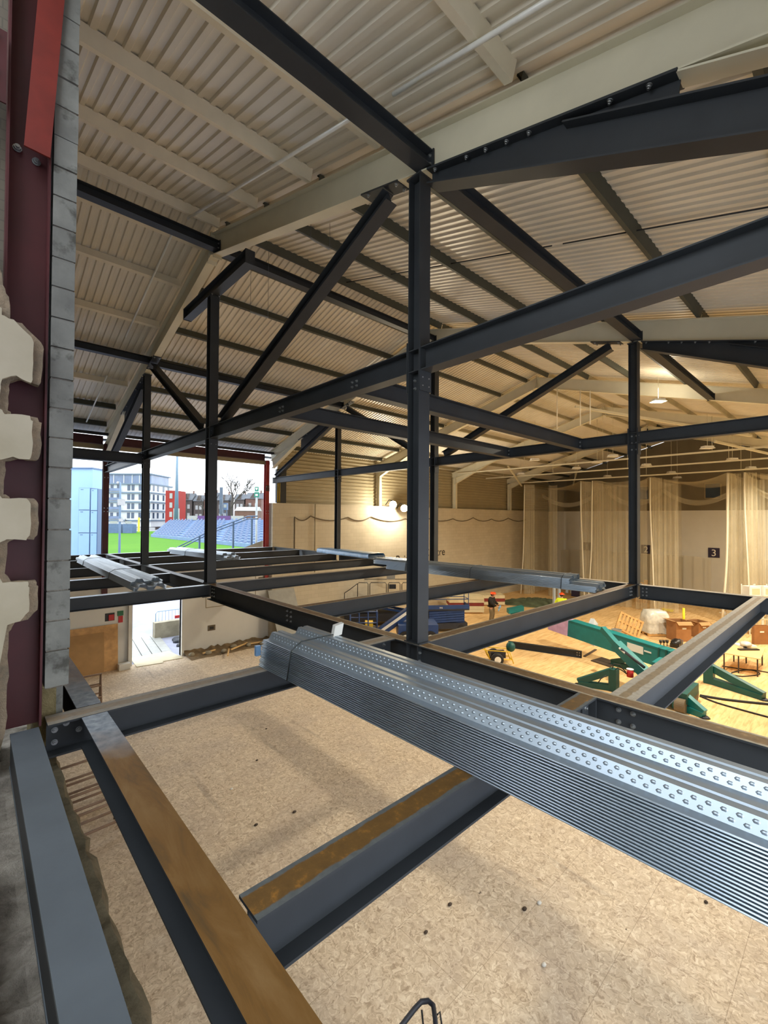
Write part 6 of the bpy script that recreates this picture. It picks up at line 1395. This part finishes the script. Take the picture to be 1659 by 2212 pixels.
def person(loc, rz_, lab, jacket, trousers, elbow, wrist, head_fwd=0.04, head_drop=0.0):
    e = empty('person', loc, rz_, lab, 'person')
    V = []; E_ = []; R = []
    def v(p, r, par=None):
        V.append(Vector(p)); R.append(r); i = len(V)-1
        if par is not None: E_.append((par, i))
        return i
    pel = v((0, 0, 0.95), (0.15, 0.11)); ab = v((0, 0.01, 1.10), (0.14, 0.10), pel); ch = v((0, 0.0, 1.30), (0.165, 0.115), ab); nb = v((0, 0.0, 1.44), (0.09, 0.08), ch)
    nk = v((0, 0.02, 1.51), 0.055, nb); jw = v((0, head_fwd+0.02, 1.57-head_drop), (0.062, 0.075), nk); hd = v((0, head_fwd, 1.66-head_drop), (0.078, 0.095), jw); tp = v((0, head_fwd-0.01, 1.74-head_drop), (0.06, 0.075), hd)
    ns = v((0, head_fwd+0.115, 1.625-head_drop), 0.012, hd)
    arms = {}
    for s in (-1, 1):
        sh = v((s*0.185, 0, 1.40), 0.065, ch); el = elbow[(s+1)//2]; wr = wrist[(s+1)//2]
        a = v(el, 0.045, sh); w_ = v(wr, 0.030, a); d = (Vector(wr)-Vector(el)).normalized(); pa = v(Vector(wr)+d*0.06, (0.040, 0.020), w_)
        sd = d.cross(Vector((0, 0, 1))); sd = sd.normalized() if sd.length > 0.2 else Vector((0, 1, 0)); dn = Vector((0, 0, -1)) if abs(d.z) < 0.8 else Vector((-s*1.0, 0, 0))
        for q, L in ((-0.030, 0.062), (-0.010, 0.075), (0.010, 0.070), (0.030, 0.055)):
            b_ = Vector(wr)+d*0.10+sd*q; f1 = v(b_, 0.010, pa); f2 = v(b_+d*L*0.5+dn*0.008, 0.009, f1); v(b_+d*L*0.85+dn*0.03, 0.008, f2)
        t1 = v(Vector(wr)+d*0.035-sd*0.045, 0.011, pa); v(Vector(wr)+d*0.075-sd*0.062+dn*0.012, 0.009, t1)
        arms[s] = (V[sh], Vector(el), Vector(wr))
    legs = {}
    for s in (-1, 1):
        hp = v((s*0.10, 0, 0.88), 0.095, pel); kn = v((s*0.12, 0.03, 0.50), 0.062, hp); an = v((s*0.13, -0.02, 0.10), 0.042, kn); to = v((s*0.15, 0.15, 0.045), (0.042, 0.035), an)
        legs[s] = (V[hp], V[kn], V[an], V[to])
    b_ = skin_mesh(V, E_, R, 'body', 'skin'); b_.parent = e
    # jacket
    V2 = [Vector((0, 0, 0.86)), Vector((0, 0.0, 0.98)), Vector((0, 0.01, 1.12)), Vector((0, 0, 1.31)), Vector((0, 0.0, 1.44)), Vector((0, 0.02, 1.49))]; E2 = [(0, 1), (1, 2), (2, 3), (3, 4), (4, 5)]; R2_ = [(0.20, 0.16), (0.205, 0.165), (0.20, 0.16), (0.215, 0.165), (0.135, 0.115), (0.08, 0.078)]
    for s in (-1, 1):
        a, b2, c = arms[s]; i = len(V2); V2 += [a, a.lerp(b2, 0.5), b2, b2.lerp(c, 0.55), b2.lerp(c, 0.95)]; E2 += [(3, i), (i, i+1), (i+1, i+2), (i+2, i+3), (i+3, i+4)]; R2_ += [0.105, 0.092, 0.082, 0.070, 0.056]
    j = skin_mesh(V2, E2, R2_, 'jacket', jacket, root=2); j.parent = e
    V3 = [Vector((0, 0, 0.97)), Vector((0, 0, 0.90))]; E3 = [(0, 1)]; R3 = [(0.165, 0.125), (0.165, 0.125)]
    for s in (-1, 1):
        a, k_, n_, t_ = legs[s]; i = len(V3); V3 += [a-Vector((0, 0, 0.04)), a.lerp(k_, 0.5), k_, k_.lerp(n_, 0.5), n_+Vector((0, 0, 0.02))]; E3 += [(1, i), (i, i+1), (i+1, i+2), (i+2, i+3), (i+3, i+4)]; R3 += [0.118, 0.106, 0.092, 0.084, 0.076]
    t = skin_mesh(V3, E3, R3, 'trousers', trousers); t.parent = e
    for s in (-1, 1):
        n_, t_ = legs[s][2], legs[s][3]
        b3 = skin_mesh([n_+Vector((0, 0, 0.08)), n_+Vector((0, -0.01, -0.04)), t_+Vector((0, -0.03, 0.008)), t_+Vector((0, 0.05, 0.0))], [(0, 1), (1, 2), (2, 3)], [0.055, 0.056, 0.052, 0.042], 'boot', 'boot'); b3.parent = e
    hc = (0, head_fwd-0.005, 1.675-head_drop)
    mb = MB(); mb.ball((hc[0], hc[1]-0.01, hc[2]-0.03), (0.088, 0.105, 0.10), 14, 6, 0, -50, 30)
    # hair only at the back and sides
    mb.v = [(a, min(b_, hc[1]+0.035), c) for a, b_, c in mb.v]; mb.build('hair', 'hair_brown', e)
    mb = MB(); mb.ball(hc, (0.118, 0.140, 0.125), 20, 8, 0, 8, 90); mb.tube([(hc[0], hc[1]+0.01, hc[2]+0.018), (hc[0], hc[1]+0.01, hc[2]+0.030)], [0.150, 0.130], 22); mb.bar((0, hc[1]-0.12, hc[2]+0.10), (0, hc[1]+0.11, hc[2]+0.11), 0.03, 0.04); mb.build('helmet', 'orange_helmet', e)
    for s in (-1, 1):
        mb = MB(); mb.ball((s*0.030, hc[1]+0.092, hc[2]-0.028), 0.010, 8, 5); mb.build('eye', 'boot', e)
        mb = MB(); mb.ball((s*0.083, hc[1]+0.0, hc[2]-0.04), (0.012, 0.024, 0.034), 8, 5); mb.build('ear', 'skin', e)
    mb = MB(); mb.ball((0, hc[1]+0.083, hc[2]-0.095), (0.024, 0.012, 0.007), 8, 4); mb.build('mouth', 'red_oxide', e)
    return e
p1_ = at_z(1062, 1345, ZF)
pe = person(p1_, math.radians(-165), 'person in a black jacket and orange helmet, head bowed over a tool', 'jacket_black', 'trousers_khaki', ((-0.26, 0.05, 1.15), (0.27, 0.10, 1.14)), ((-0.14, 0.28, 1.05), (0.16, 0.30, 1.02)), 0.07, 0.02)
pe.scale = (1.30, 1.30, 1.04)
tp_ = p1_+Vector((0.05, -0.42, 0)); mb = MB(); q = Matrix.Translation(p1_) @ Matrix.Rotation(math.radians(-165), 4, 'Z')
mb.tube([q @ Vector((-0.1, 0.50, 1.05)), q @ Vector((0.22, 0.53, 0.97))], 0.06, 10); mb.tube([q @ Vector((0.2, 0.53, 0.97)), q @ Vector((0.5, 0.58, 0.86))], 0.035, 8)
tag(mb.build('power_drill', 'blue_film'), 'pale blue tool held by the worker in the black jacket', 'tool')
zt = ZF+1.80; p2_ = at_z(1213, 1281.5, zt)
pe = person((p2_.x, p2_.y, ZF), math.radians(-75), 'person in a yellow hi-vis top and orange helmet behind the floor beam', 'hi_vis', 'trousers_khaki', ((-0.27, 0.02, 1.13), (0.27, 0.04, 1.13)), ((-0.22, 0.22, 0.98), (0.20, 0.24, 1.0)), 0.05, 0.0)
pe.scale = (1.25, 1.25, 1.02)
g = G(1113, 1338); mb = MB(); mb.obox((g.x, g.y, ZF+0.62), Vector((0.33, -0.33, 0.10)), Vector((0.2, 0.2, 0)), (0, 0, 0.13)); mb.obox((g.x+0.1, g.y, ZF+0.22), (0.25, 0, 0), (0, 0.25, 0), (0, 0, 0.22)); tag(mb.build('winch_box', 'machine_green'), 'teal machine box beside the worker in the black jacket', 'machine')
# ------------------------------------------------------------------ world, lamps, output
w = bpy.data.worlds.new('World'); SC.world = w; w.use_nodes = True
bg = w.node_tree.nodes['Background']; bg.inputs['Color'].default_value = (0.86, 0.93, 1.0, 1); bg.inputs['Strength'].default_value = 1.0
SC.view_settings.view_transform = 'Standard'; SC.view_settings.look = 'None'; SC.view_settings.gamma = 1; SC.view_settings.use_curve_mapping = False
SC.view_settings.exposure = 2.25
SC.cycles.use_denoising = True
SC.cycles.max_bounces = 8; SC.cycles.diffuse_bounces = 5; SC.cycles.transparent_max_bounces = 16
SC.cycles.sample_clamp_indirect = 8
